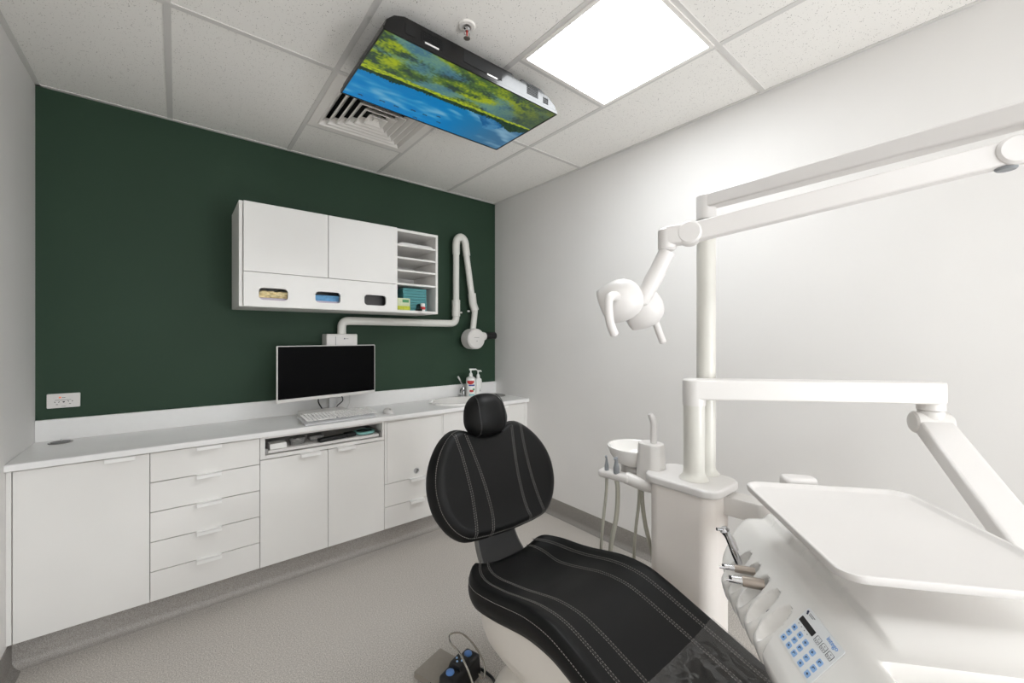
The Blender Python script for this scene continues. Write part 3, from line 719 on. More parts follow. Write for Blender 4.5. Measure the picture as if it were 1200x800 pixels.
vd2 = (V((0, 0, 0)) - V((c2.x, c2.y, 0))).normalized(); vr2 = V((-vd2.y, vd2.x, 0))
MB().box(c2.x + .004, c2.x + .010, c2.y - .0225, c2.y - .0208, .8755 + .04, .8755 + .052).box(c2.x + .004, c2.x + .009, c2.y - .0225, c2.y - .0208, .8755 + .056, .8755 + .062).build('print', 'ink', b)

# power outlet
b = thing('power_outlet', 'white double power outlet with an orange switch mark on the green wall', 'socket', (-.439, YB, 1.034))
px0, px1, pz0, pz1 = -.4965, -.381, 1.035, 1.107
MB().prism(rrect(px1 - px0, pz1 - pz0, .004, 3), ((px0 + px1) / 2, YB, (pz0 + pz1) / 2), X, Z, -Y, .010, .003, 2).build('face_plate', 'plastic2', b)
fy = YB - .0102
MB().box(px0 + .022, px0 + .037, fy - .003, fy, pz0 + .047, pz0 + .058, .002).build('rocker_switch', 'plastic', b)
MB().box(px0 + .042, px0 + .049, fy - .001, fy, pz0 + .049, pz0 + .056).build('switch_mark', 'orange', b)
MB().prism(rrect(.018, .014, .006, 4), (px0 + .084, fy, pz0 + .054), X, Z, -Y, .0012).build('round_button', 'plastic', b)
g = MB()
for x, z, a_ in ((.028, .030, .5), (.042, .030, -.5), (.058, .029, 0), (.074, .032, .5), (.088, .032, -.5), (.035, .018, 1.57), (.080, .019, 1.57)):
    ca_, sa_ = math.cos(a_), math.sin(a_)
    g.obox((px0 + x, fy - .0003, pz0 + z), (V((ca_, 0, sa_)), V((-sa_, 0, ca_)), Y), (.0013, .0032, .0004))
g.box(px0 + .0545, px0 + .062, fy - .0006, fy, pz0 + .0275, pz0 + .0325)
g.build('socket_holes', 'lcd', b)
MB().box(px0 + .052, px0 + .064, fy - .0005, fy, pz0 + .050, pz0 + .0525).box(px0 + .028, px0 + .084, fy - .0005, fy, pz0 + .0385, pz0 + .0405).build('printing', 'inkgrey', b)
MB().box(px0 + .05, px0 + .066, fy - .0005, fy, pz0 + .0075, pz0 + .009).build('maker_mark', 'inkgrey', b)

# ------------------------------------------------------------------ monitor, keyboard, mouse
ml = V((.463, 2.775, 0)); md = V((.984, .177, 0)).normalized(); mn = V((md.y, -md.x, 0))     # along the screen, and out of it
mw, mz0, mz1 = .652, .991, 1.337
mc = ml + md * (mw / 2)
b = thing('monitor', 'widescreen computer monitor with black screen and white frame on the worktop', 'monitor', (mc.x, mc.y, .8755))
MB().prism(rrect(mw, mz1 - mz0, .005, 3), mc + Z * (mz0 + mz1) / 2, md, Z, -mn, .012, .003, 2).build('housing', 'plastic2', b)
MB().prism(rrect(mw - .12, mz1 - mz0 - .08, .02, 4), mc + Z * (mz0 + mz1) / 2 - mn * .0115, md, Z, -mn, .024, .010, 3).build('rear_shell', 'plastic2', b)
MB().prism(rrect(mw - .012, mz1 - mz0 - .026, .002, 2), mc + Z * ((mz0 + mz1) / 2 + .008) + mn * .0008, md, Z, -mn, .004).build('screen', 'screenoff', b)
sb = mc + md * .055 - mn * .09
MB().beam(sb + Z * .905, sb + Z * 1.15, .045, .022, up=mn, bev=.005).build('stand_neck', 'silver', b)
MB().obox(sb + Z * 1.12 + mn * .036, (md, Z, mn), (.05, .05, .026), .004).build('mount_block', 'plastic2', b)
MB().box(.602, .88, 2.765, 2.905, .8755, .915, .006, 3).build('stand_base', 'plastic2', b)
def cab(name, pts, r_, m_, label):
    return tag(MB().tube(spline(pts, 10), r_, 8).build(name, m_), label, 'cable')
q = mc + md * .02
cab('looped_cable', [q - mn * .09 + Z * 1.10, q - md * .03 - mn * .11 + Z * 1.02, q - md * .055 - mn * .10 + Z * .965, q - md * .04 - mn * .08 + Z * .915, q - mn * .150 + Z * .888, q + md * .0 - mn * .165 + Z * .888], .004, 'black', 'black cable looping down behind the monitor, left of its stand')
q = mc + md * .10
cab('looped_cable', [q - mn * .08 + Z * 1.08, q + md * .02 - mn * .10 + Z * 1.0, q + md * .03 - mn * .09 + Z * .95, q - md * .02 - mn * .07 + Z * .92, q - md * .035 - mn * .05 + Z * .892], .0035, 'black', 'black cable hanging behind the monitor, right of its stand')
cab('white_cable', [q + md * .05 - mn * .08 + Z * 1.08, q + md * .085 - mn * .1 + Z * 1.0, q + md * .08 - mn * .09 + Z * .93, q + md * .02 - mn * .03 + Z * .884, q + md * .05 + mn * .01 + Z * .8795, q + md * .12 + mn * .0 + Z * .8795], .0032, 'cablewhite', 'white cable running from the monitor to the keyboard back')
kl = V((.573, 2.566, 0)); kr = V((1.0, 2.596, 0)); kd = (kr - kl).normalized(); kb = V((-kd.y, kd.x, 0)); kw = (kr - kl).length; kh = .152
kcz = lambda t: .884 + .022 * t / kh
b = thing('keyboard', 'white computer keyboard lying on the worktop in front of the monitor', 'keyboard', (.79, 2.63, .8755))
kup = V((0, 0, 1)) * kh + kb * 0; tl = (kb * kh + Z * .022).normalized(); tn = kd.cross(tl)
kc = kl + kd * kw / 2 + kb * kh / 2 + Z * .8915
MB().obox(kc, (kd, tl, tn), (kw / 2, kh / 2, .0045), .003).build('base', 'keybed', b)
g = MB()
for rr in range(6):
    for cc_ in range(21):
        if rr == 0 and 3 < cc_ < 9:
            if cc_ > 4: continue
            g.obox(kl + kd * (.012 + .0203 * 6.0) + kb * (.014 + .0225 * rr + .008) + Z * (kcz(.02 + .0225 * rr) + .0145), (kd, tl, tn), (.046, .0085, .0025), .001, 1); continue
        if cc_ in (15, 18) and rr == 5: continue
        g.obox(kl + kd * (.014 + .0203 * cc_ + .0065) + kb * (.014 + .0225 * rr + .008) + Z * (kcz(.02 + .0225 * rr) + .0145), (kd, tl, tn), (.0076, .0080, .0028), .0012, 1)
g.build('keycaps', 'paper', b)
MB().obox(kl + kd * .05 + kb * .13 + Z * .8815, (kd, kb, Z), (.012, .008, .006)).obox(kl + kd * (kw - .05) + kb * .13 + Z * .8815, (kd, kb, Z), (.012, .008, .006)).build('foot', 'plastic', b)
mp = at(455, 484, Z=.8755)
b = thing('computer_mouse', 'white computer mouse on the worktop right of the keyboard', 'mouse', mp)
R = []
for t in range(9):
    a = PI / 2 * t / 8; R.append([mp + V((.032 * math.cos(k * 2 * PI / 28) * math.cos(a) ** .6 if t < 8 else 0, .052 * math.sin(k * 2 * PI / 28) * (math.cos(a) ** .6 if t < 8 else 0), .0005 + .032 * math.sin(a) + .003 * math.sin(k * 2 * PI / 28) * math.sin(a))) for k in range(28)])
MB().rings([[mp + (p - mp) * 1.0 for p in R[0]]] + R[1:-1]).build('shell', 'plastic', b)
MB().cyl(mp + V((-.003, -.03, .028)), mp + V((.003, -.03, .028)), .006, 12).build('scroll_wheel', 'seam', b)

# ================================================================== X-RAY ARM ON THE WALL
PY = 2.955
b = thing('xray_arm', 'white tubular x-ray arm with round head on the green wall', 'x-ray machine', (1.4, YB, 1.2))
bx = MB().box(.7806, .988, 2.915, YB - .001, 1.215, 1.413, .008, 3).build('control_box', 'plastic2', b)
MB().box(.838, .842, 2.9145, 2.916, 1.225, 1.395).build('cover_line', 'seam', bx)
MB().box(.895, .903, 2.9138, 2.9155, 1.376, 1.384).build('indicator', 'ink', bx)
MB().box(.907, .925, 2.914, 2.9155, 1.378, 1.3815).build('marking', 'seam', bx)
pr = .0285
xv, zh = 1.823, 1.505
MB().tube(bez([(.892, PY, 1.405), (.892, PY, zh), (xv, PY, zh), (xv, PY, 1.62)], .075, 10), pr, 20).build('horizontal_pipe', 'pvc', b)
MB().cyl((1.34, PY, zh), (1.345, PY, zh), pr + .001, 20).build('pipe_joint', 'pvc', b)
ztop = 2.272 - pr
xd0 = 1.918
v_ = MB().tube([(xv, PY, 1.60), (xv, PY, 2.12)], pr - .002, 20).build('upright_pipe', 'pvc', b)
xe, ze = at(553.5, 352, Y=PY).x, at(553.5, 352, Y=PY).z
U = [(xv, PY, 2.09)] + [(xv + .0475 * (1 - math.cos(PI * k / 12)) * 1.0, PY, 2.17 + .072 * math.sin(PI * k / 12)) for k in range(13)] + [(xd0 + .012, PY, 2.09)]
MB().tube(U, pr + .003, 20).build('return_bend', 'pvc', b)
MB().tube([(xd0 + .003, PY, 2.13), (xe, PY, ze)], pr - .002, 20).build('sloping_pipe', 'pvc', b)
c_ = MB(); c_.cyl((xv, PY, 1.565), (xv, PY, 1.705), pr + .006, 22, .003); c_.build('collar', 'pvc', b)
xh, zh2 = at(557, 372, Y=PY).x, at(557, 372, Y=PY).z
c_ = MB(); c_.tube([(xe - .006, PY, ze + .06), (xe + .006, PY, ze - .03), (xh - .002, PY, ze - .085)], pr + .006, 22); c_.build('collar', 'pvc', b)
for x, z in ((xv + .036, 1.60), (xe - .052, 1.615)): MB().cyl((x, PY - .002, z), (x + .022, PY - .002, z), .008, 12, .002).build('locking_screw', 'plastic', b)
hc = at(555, 397, Y=2.90)
MB().tube([(xh - .002, PY, ze - .07), (hc.x + .012, PY - .02, hc.z + .05)], pr - .003, 20).build('drop_tube', 'pvc', b)
hd = MB().lathe([(0, .065), (.078, .063), (.087, .052), (.089, .0), (.087, -.05), (.078, -.06), (.03, -.062), (0, -.062)], (hc.x, hc.y + .01, hc.z), Y, 36).build('tube_head', 'plastic2', b)
MB().box(hc.x - .028, hc.x + .022, hc.y - .0532, hc.y - .0515, hc.z + .010, hc.z + .014).box(hc.x - .005, hc.x + .004, hc.y - .0532, hc.y - .0515, hc.z - .022, hc.z - .014).build('marking', 'seam', hd)
MB().lathe([(0, 0), (.038, 0), (.038, .03), (.033, .045), (0, .045)], (hc.x + .08, hc.y + .01, hc.z + .022), X, 24).build('cone_collar', 'plastic2', hd)
MB().lathe([(0, 0), (.029, 0), (.031, .11), (.027, .11), (.026, .08), (0, .08)], (hc.x + .125, hc.y + .01, hc.z + .024), V((1, 0, .05)), 24).build('cone', 'black', hd)

# ================================================================== DENTAL CHAIR
CX = 1.0
chair = thing('dental_chair', 'black padded dental chair on a white base, reclined in the middle of the room', 'dental chair', (1.0, .85, 0))
zt = [(-.12, .31), (0., .36), (.2, .428), (.41, .503), (.55, .552), (.63, .580), (.70, .604), (.77, .621), (.86, .620), (.95, .602), (1.01, .588), (1.10, .574), (1.17, .572), (1.25, .576)]
def hwid(y):
    h = .238
    if y > 1.09: h -= .085 * ((y - 1.09) / .155) ** 2.6
    if y < .35: h -= .06 * ((.35 - y) / .35) ** 1.5
    return h
def stop(y, w):
    """top of the seat, w from -1 to 1 across"""
    dip = .034 * sstep(.35, 1.2, y) + .008
    return V((CX + w * hwid(y) * .93, y, interp(zt, y) + dip * (abs(w) ** 2.4 - 1) * (1 if abs(w) <= 1 else 1)))
def seat_ring(y, wk=1.0, tk=1.0):
    h = hwid(y) * wk; zc = interp(zt, y); th = .085 - .02 * sstep(.6, .2, y)
    mid = zc - th / 2 - .008; ring = []
    NT = 24
    for k in range(NT + 1):
        w = -1 + 2 * k / NT; p = stop(y, w); ring.append(V((CX + w * h * .93, y, mid + (p.z - mid) * tk)))
    for dx, dz in ((.97, -.004), (1.0, -.014), (1.025, -.030), (1.03, -.048), (1.015, -.066), (.98, -th)):
        ring.append(V((CX + h * dx, y, mid + (zc + dz - mid) * tk)))
    for k in range(1, 12): ring.append(V((CX + h * .98 * (1 - 2 * k / 12), y, mid + (zc - th - mid) * tk)))
    for dx, dz in reversed(((.97, -.004), (1.0, -.014), (1.025, -.030), (1.03, -.048), (1.015, -.066), (.98, -th))):
        ring.append(V((CX - h * dx, y, mid + (zc + dz - mid) * tk)))
    return ring
R = []
ys = [-.04 + (1.205 + .04) * k / 70 for k in range(71)]
for k in range(6): a = PI / 2 * k / 6; R.append([V((p.x, -.04 - .03 * math.cos(a) , p.z)) for p in seat_ring(-.04, .86 + .14 * math.sin(a), .15 + .85 * math.sin(a))])
for y in ys: R.append(seat_ring(y))
for k in range(1, 8):
    a = PI / 2 * k / 7; yy = 1.205 + .042 * math.sin(a); R.append(seat_ring(yy, 1 - .07 * (1 - math.cos(a)), max(.22, math.cos(a) ** .75)))
seat = MB().rings(R).build('seat_cushion', 'leather', chair, sharp=70)
def dashes(mb, pts, r_=.0010, step=.0085, gap=.42):
    """thread stitches along a polyline"""
    acc = 0.; L = [0.]
    for a, b in zip(pts, pts[1:]): L.append(L[-1] + (b - a).length)
    def pos(s_):
        for i in range(len(L) - 1):
            if L[i] <= s_ <= L[i + 1]: return pts[i].lerp(pts[i + 1], (s_ - L[i]) / max(1e-9, L[i + 1] - L[i]))
        return pts[-1]
    s_ = 0.
    while s_ < L[-1] - step:
        a, b = pos(s_), pos(s_ + step * (1 - gap))
        if (b - a).length > 1e-5: mb.tube([a, b], r_, 4)
        s_ += step
def seat_line(f, y0, y1, n=60): return [stop(y0 + (y1 - y0) * k / n, f(y0 + (y1 - y0) * k / n)) + Z * .0008 for k in range(n + 1)]
mb = MB(); gr = MB()
for s_ in (-1, 1):
    inner = lambda y, s_=s_: s_ * (.50 + .14 * sstep(1.05, 1.24, y) + .03 * sstep(.7, .3, y))
    outer = lambda y, s_=s_: s_ * (.83 + .02 * math.sin(y * 6))
    for f in (inner, outer):
        for o_ in (-.021, .021): dashes(mb, seat_line(lambda y: f(y) + o_, .0, 1.236))
        gr.tube([p - Z * .0006 for p in seat_line(f, .0, 1.238)], .0013, 5)
    # seam along the side of the cushion
    pts = [V((CX + s_ * hwid(y) * 1.018, y, interp(zt, y) - .020)) for y in [0. + 1.2 * k / 60 for k in range(61)]]
    dashes(mb, [p + V((s_ * .001, 0, 0)) for p in pts])
mb.build('stitching', 'thread', seat); gr.build('seam_line', 'black', seat)

# backrest
rho = math.radians(25)
bu = X; bup = V((0, math.sin(rho), math.cos(rho))); bn = bu.cross(bup); b0 = V((CX, 1.31, .83))
rt = [(-90, .210), (-82.5, .210), (-75, .215), (-67.5, .223), (-60, .2365), (-52.5, .2535), (-45, .275), (-37.5, .288), (-30, .2955), (-22.5, .300), (-15, .303), (-7.5, .302), (0, .301), (7.5, .298), (15, .294), (22.5, .289), (30, .284), (37.5, .279), (45, .273), (52.5, .264), (58, .248), (63, .226), (69, .199), (75, .186), (82.5, .178), (90, .176)]
def brad(t):
    d = math.degrees(t); d = (d + 180) % 360 - 180
    if d > 90: d = 180 - d
    if d < -90: d = -180 - d
    return interp(rt, d)
def bfront(a, b):
    """height of the padded front"""
    f = math.hypot(a, b) / max(1e-6, brad(math.atan2(b, a)))
    return .028 + .016 * (a / .3) ** 2 * sstep(-.25, .1, b) - .016 * max(0, b / .2) ** 2 * 0 - .034 * sstep(.86, 1.02, f) ** 1.6
def bpt(a, b, h): return b0 + bu * a + bup * b + bn * h
NA = 96; R = []
for f in (.05, .2, .35, .5, .65, .76, .84, .90, .95, .985): R.append([bpt(f * brad(2 * PI * k / NA) * math.cos(2 * PI * k / NA), f * brad(2 * PI * k / NA) * math.sin(2 * PI * k / NA), bfront(f * brad(2 * PI * k / NA) * math.cos(2 * PI * k / NA), f * brad(2 * PI * k / NA) * math.sin(2 * PI * k / NA))) for k in range(NA)])
for f, h in ((1.0, -.012), (1.0, -.026), (.98, -.04), (.94, -.05), (.8, -.056), (.4, -.058), (.05, -.058)): R.append([bpt(f * brad(2 * PI * k / NA) * math.cos(2 * PI * k / NA), f * brad(2 * PI * k / NA) * math.sin(2 * PI * k / NA), h) for k in range(NA)])
back = MB().rings(R).build('backrest', 'leather', chair, sharp=70)
mb = MB(); gr = MB()
inn = [(-.205, .098), (-.14, .083), (-.05, .083), (0, .087), (.1, .102), (.172, .116), (.21, .122)]; out_ = [(-.2, .170), (-.137, .159), (-.05, .151), (0, .151), (.1, .156), (.2, .168)]
for s_ in (-1, 1):
    for tab, b1, b2 in ((inn, -.203, .186), (out_, -.188, .196)):
        for o_ in (-.0045, .0045):
            L = []
            for k in range(41):
                bb = b1 + (b2 - b1) * k / 40; aa = s_ * interp(tab, bb) + o_; L.append(bpt(aa, bb, bfront(aa, bb) + .0008))
            dashes(mb, L)
        gr.tube([bpt(s_ * interp(tab, b1 + (b2 - b1) * k / 40), b1 + (b2 - b1) * k / 40, bfront(s_ * interp(tab, b1 + (b2 - b1) * k / 40), b1 + (b2 - b1) * k / 40) + .0002) for k in range(41)], .0013, 5)
rim = []
for k in range(61):
    t = math.radians(115 + (425 - 115) * k / 60); f = .955; aa, bb = f * brad(t) * math.cos(t), f * brad(t) * math.sin(t); rim.append(bpt(aa, bb, bfront(aa, bb) + .0012))
dashes(mb, rim)
mb.build('stitching', 'thread', back); gr.build('seam_line', 'black', back)
# bracket behind, curving down under the seat
path = [(1.395, .80), (1.385, .72), (1.362, .66), (1.34, .60), (1.30, .53), (1.22, .47), (1.10, .455), (.98, .455)]
pp = spline([V((0, y, z)) for y, z in path], 5)
R = []
for i, p in enumerate(pp):
    d = (pp[min(i + 1, len(pp) - 1)] - pp[max(i - 1, 0)]).normalized(); nrm = V((0, -d.z, d.y))
    w = .098 - .012 * math.sin(PI * min(1, i / 22))
    R.append([V((CX + 0.008, 0, 0)) + p + X * sx * w + nrm * sn * .011 for sx, sn in ((-1, -1), (1, -1), (1, 1), (-1, 1))])
br = MB().rings(R).build('backrest_bracket', 'bracket', chair)
R2 = []
for s_ in (-1, 1):
    R2 = []
    for i, p in enumerate(pp):
        d = (pp[min(i + 1, len(pp) - 1)] - pp[max(i - 1, 0)]).normalized(); nrm = V((0, -d.z, d.y)); w = .098 - .012 * math.sin(PI * min(1, i / 22))
        R2.append([V((CX + .008, 0, 0)) + p + X * s_ * (w + q) + nrm * sn * .013 for q, sn in ((0, -1), (.005, -1), (.005, 1), (0, 1))])
    MB().rings(R2).build('bracket_trim', 'bracketedge', br)
# headrest
hc = V((.988, 1.362, 1.072)); hr = math.radians(14); hup = V((0, math.sin(hr), math.cos(hr))); hn = X.cross(hup)
HA, HB = .100, .088
def hrad(t):
    c_, s_ = abs(math.cos(t)), abs(math.sin(t)); e = 2.7
    k_ = 1.0 + .0 * math.sin(t)
    return k_ * ((c_ / HA) ** e + (s_ / HB) ** e) ** (-1 / e)
def htap(t): return 1.0 - .17 * sstep(-.4, 1.0, math.sin(t))
def hpt(f, t, h): return hc + X * f * hrad(t) * math.cos(t) * htap(t) + hup * f * hrad(t) * math.sin(t) + hn * h
R = []
for f, h in ((.03, .052), (.25, .051), (.5, .047), (.7, .039), (.84, .027), (.93, .014), (.98, .001), (1., -.012), (.99, -.026), (.94, -.038), (.84, -.046), (.6, -.05), (.03, -.05)):
    R.append([hpt(f, 2 * PI * k / 64, h) for k in range(64)])
hrest = MB().rings(R).build('headrest', 'leather', chair, sharp=70)
def hfront(f): return interp([(0, .052), (.25, .051), (.5, .047), (.7, .039), (.84, .027), (.93, .014), (.98, .001), (1., -.012)], f)
mb = MB(); gr = MB()
for s_ in (-1, 1):
    L = []
    for k in range(31):
        bb = -.083 + .160 * k / 30; aa = s_ * (.062 - .012 * ((bb / .085) ** 2)); t = math.atan2(bb, aa); f = min(1., math.hypot(aa, bb) / hrad(t)); L.append(hc + X * aa + hup * bb + hn * (hfront(f) + .0006))
    dashes(mb, [p + X * s_ * .003 for p in L], .0007, .006); MB().tube([p - hn * .0004 for p in L], .0016, 5).build('seam_line', 'black', hrest)
mb.build('stitching', 'bracketedge', hrest)
MB().beam(V((CX - .004, 1.385, .93)), V((CX - .006, 1.425, 1.07)), .06, .012, up=-Y, bev=.002).build('headrest_bar', 'bracketedge', chair)
# white shell under the seat and pedestal
R = []
for k, (y0, y1, h, z) in enumerate(((.34, 1.212, .222, 1.), (.40, 1.205, .222, .45), (.46, 1.196, .218, .405), (.52, 1.178, .206, .37), (.58, 1.150, .190, .345), (.64, 1.11, .168, .322), (.70, 1.07, .145, .308), (.74, 1.03, .11, .302))):
    ring = []; N = 48
    for i in range(N):
        a = 2 * PI * i / N; cx_, sx_ = math.cos(a), math.sin(a); e = .42
        yy = (y0 + y1) / 2 + (y1 - y0) / 2 * abs(sx_) ** e * (1 if sx_ > 0 else -1); xx = h * abs(cx_) ** e * (1 if cx_ > 0 else -1)
        ring.append(V((CX + xx, yy, min(interp(zt, yy) - .078 - .004 * k, z + .16 * max(0, .72 - yy)))))
    R.append(ring)
MB().rings(R).build('seat_shell', 'shell', chair, sharp=50)
ped = MB(); R = []
for w, l0, l1, z in ((.14, .72, 1.055, .318), (.15, .69, 1.075, .285), (.168, .63, 1.11, .25), (.188, .56, 1.15, .205), (.205, .50, 1.175, .14), (.215, .45, 1.185, .05), (.22, .44, 1.19, .0)):
    R.append([V((CX + p[0], (l0 + l1) / 2 + p[1], z)) for p in rrect(2 * w, l1 - l0, min(w * .7, .12), 7)])
ped.rings(R).build('pedestal', 'shell', chair, sharp=50)
MB().box(.80, 1.2, .30, 1.21, .0005, .022, .01, 3).build('floor_plate', 'greyplate', chair)
# clear sheet over the foot end
R = []
for y in [-.03 + .585 * k / 30 for k in range(31)]:
    h = hwid(y); zc = interp(zt, y); row = [V((CX - h * 1.045, y, zc - .06)), V((CX - h * 1.05, y, zc - .03))]
    for k in range(17):
        w = -1.02 + 2.04 * k / 16; p = stop(y, w); row.append(p + Z * (.0055 + .0015 * noise.noise((w * 3, y * 14, 0))))
    row += [V((CX + h * 1.05, y, zc - .03)), V((CX + h * 1.045, y, zc - .06))]; R.append(row)
fs = MB(); N = len(R[0]); fs.add([p for q in R for p in q], [(i * N + k, i * N + k + 1, (i + 1) * N + k + 1, (i + 1) * N + k) for i in range(len(R) - 1) for k in range(N - 1)])
o = fs.build('foot_sheet', 'sheet', chair, fixn=False); o['label'] = 'clear plastic protective sheet over the foot end'

# ================================================================== FOOT CONTROL
fa = at(485.5, 786.5, Z=.03); fb = at(516, 759, Z=.03); fc = at(541, 766, Z=.03)
e1 = (fb - fa).normalized(); e2 = V((e1.y, -e1.x, 0))
fcn = thing('foot_control', 'dark foot control with blue buttons and wire loop on the floor beside the chair base', 'foot control', (.86, 1.38, 0))
R = [[fa + e1 * p[0] + e2 * p[1] + Z * (z - .03) for p in ((0, 0), ((fb - fa).length, 0), ((fb - fa).length, .15), (0, .15))] for z in (.004, .030)]
mb = MB(); mb.rings([[R[0][i] + Z * 0 for i in range(4)], [R[1][0], R[1][1], R[1][2] , R[1][3]]]); mb.build('foot_plate', 'greyplate', fcn)
k1 = at(527.5, 788, Z=.095); k2 = at(548.5, 766, Z=.095); kdv = (k2 - k1).normalized(); kx = V((kdv.y, -kdv.x, 0)); kcn = (k1 + k2) / 2
MB().obox(V((kcn.x, kcn.y, .049)) + kx * .004, (kx, kdv, Z), (.042, (k2 - k1).length / 2 + .036, .046), .014, 3, taper=(.86, .97)).build('housing', 'black', fcn)
MB().obox(V((kcn.x, kcn.y, .098)) + kx * .002, (kx, kdv, Z), (.034, .034, .012), .006, 2, taper=(.8, .85)).build('cross_pad', 'black', fcn)
for p in (k1, k2): MB().lathe([(0, .010), (.010, .009), (.0155, .005), (.0165, -.001), (0, -.001)], p, Z, 24).build('button', 'blue', fcn)
for dx, dy in ((.013, 0), (-.013, 0), (0, .013), (0, -.013)):
    MB().lathe([(0, .002), (.004, .002), (.0045, -.001), (0, -.001)], V((kcn.x, kcn.y, .1105)) + kx * dx + kdv * dy, Z, 10).build('pad_mark', 'keyblue', fcn)
lp = [at(555, 803, s=1.42), at(547, 782, s=1.44), at(538, 764, s=1.475), at(528, 753, s=1.51), at(526.5, 745, s=1.53), at(531, 741.5, s=1.545), at(540, 741.5, s=1.555), at(550, 749, s=1.56), at(560, 762, s=1.56), at(567, 777, s=1.545), at(568, 790, s=1.53), at(565, 795, s=1.515), at(561, 789, s=1.51)]
MB().tube(spline(lp, 6), .0034, 8).build('wire_loop', 'wire', fcn)
cab('foot_control_cable', [k2 + kdv * .03 - Z * .07, k2 + kdv * .05 + kx * .04 - Z * .085, k2 + kdv * .03 + kx * .11 - Z * .086, V((.90, 1.22, .03))], .006, 'black', 'dark cable running from the foot control to the chair base')

# ================================================================== WATER UNIT WITH CUSPIDOR
wu = thing('water_unit', 'white upright water unit with spittoon bowl beside the dental chair', 'dental unit', (1.42, .72, 0))
MB().prism(rrect(.165, .235, .045, 6), (1.425, .728, .0), X, Y, Z, .872, .004, 2).build('column', 'column', wu)
MB().prism(rrect(.215, .275, .055, 7), (1.437, .7275, .858), X, Y, Z, .030, .008, 3).build('lid', 'plastic', wu)
# cuspidor
cb = V((1.475, .985, .0)); rz = .937
MB().lathe([(0, .858), (.05, .858), (.078, .875), (.100, .905), (.110, .932), (.110, .938), (.106, .9385), (.098, .932), (.085, .905), (.06, .888), (.02, .880), (0, .878)], cb, Z, 40).build('spittoon_bowl', 'ceramic', wu)
hs = at(763, 520, s=1.575)
R = []
for k_, z in ((1.08, .84), (1.06, .90), (.98, .972), (.94, .980), (.85, .983)): R.append([V((hs.x + p[0] * k_, hs.y + p[1] * k_, z)) for p in rrect(.078, .095, .030, 6)])
MB().rings(R).build('spout_housing', 'plastic2', wu)
st = at(766, 518, s=1.565)
MB().tube(spline([V((st.x, st.y, .975)), V((st.x, st.y, 1.05)), V((st.x - .003, st.y + .002, 1.072)), V((st.x - .012, st.y + .008, 1.096))], 6), [.0125] * 12 + [.0122] * 3 + [.0115, .0105, .0095, .008], 14).build('filler_spout', 'plastic', wu)
sup = MB(); sup.beam(V((1.425, .80, .835)), V((1.46, .985, .838)), .08, .045, bev=.012, seg=3); sup.lathe([(0, .80), (.045, .80), (.055, .83), (.055, .862), (0, .862)], cb, Z, 28); sup.build('bowl_support', 'plastic2', wu)
# assistant's holder with its hoses
h0, h1 = V((1.345, 1.062, .838)), V((1.366, .93, .838))
hol = MB(); hol.beam(h0, h1, .050, .032, bev=.012, seg=3); hol.build('instrument_holder', 'plastic2', wu)
MB().tube(bez([h1 + V((0, .02, 0)), V((1.385, .87, .822)), V((1.42, .83, .822))], .03), .024, 14).build('holder_arm', 'plastic2', wu)
# right-hand support block
ba, bb_ = V((1.470, .64, .818)), V((1.482, .515, .818))
d_ = (bb_ - ba).normalized(); px_ = V((d_.y, -d_.x, 0)); n_ = 10
po = [(-.036, 0), (-.036, .0)]; L_ = (bb_ - ba).length
po = [(.036, -.02), (.036, L_)] + [(.036 * math.cos(PI * k / n_), L_ + .036 * math.sin(PI * k / n_)) for k in range(1, n_)] + [(-.036, L_), (-.036, -.02)]
MB().prism(po, ba - Z * .033, px_, d_, Z, .066, .006, 2).build('support_arm', 'plastic2', wu)
MB().cyl(bb_ - Z * .12 - d_ * .015, bb_ - Z * .03 - d_ * .015, .032, 24, .004).build('support_pivot', 'plastic2', wu)
# suction and syringe in the assistant's holder: each hangs with its own hose
def hang(name, label, top, r0, r1, lowpts, m_):
    b = thing(name, label, 'suction handpiece', top)
    up = V((-.05, -.02, 1)).normalized()
    MB().tube([top - Z * .01, top + up * .018, top + up * .032, top + up * .046, top + up * .058 + V((-.004, 0, 0))], [r1, r1, r1 * .7, r0, r0 * 1.25], 12).build('tip', m_, b)
    MB().tube(spline([top - Z * .032] + lowpts, 8), r1 * .72, 12).build('hose', 'hose', b)
    return b
t1 = at(711, 549, s=1.645); t2 = at(722.5, 548, s=1.615)
t1.z = t2.z = .8545
hang('suction_handpiece', 'thin grey suction tip hanging leftmost in the holder beside the spittoon', t1, .004, .0085, [at(710.5, 575, s=1.642), at(707.5, 604, s=1.638), at(704.5, 640, s=1.64), at(704, 680, s=1.65), at(716, 712, s=1.68), at(748, 712, s=1.66), at(772, 680, s=1.6)], 'tip')
hang('suction_handpiece', 'thicker grey suction tip beside the thin one in the spittoon holder', t2, .007, .0125, [at(724, 575, s=1.61), at(722.5, 604, s=1.607), at(716, 640, s=1.61), at(714, 685, s=1.62), at(728, 716, s=1.64), at(752, 716, s=1.62), at(776, 690, s=1.58)], 'tip')
for lo, rr_, lb in (([at(749.5, 562, s=1.60), at(748.5, 590, s=1.60), at(745, 620, s=1.60), at(743, 652, s=1.61), at(745, 700, s=1.62), at(764, 712, s=1.58), at(772, 695, s=1.57)], .006, 'thin grey hose looping below the spittoon, left of its pair'),
                    ([at(753, 562, s=1.60), at(752.5, 585, s=1.60), at(757, 618, s=1.58), at(768, 660, s=1.56)], .008, 'short thick grey hose running from below the spittoon into the water unit')):
    tag(MB().tube(spline(lo, 8), rr_, 10).build('hanging_hose', 'hose'), lb, 'hose')

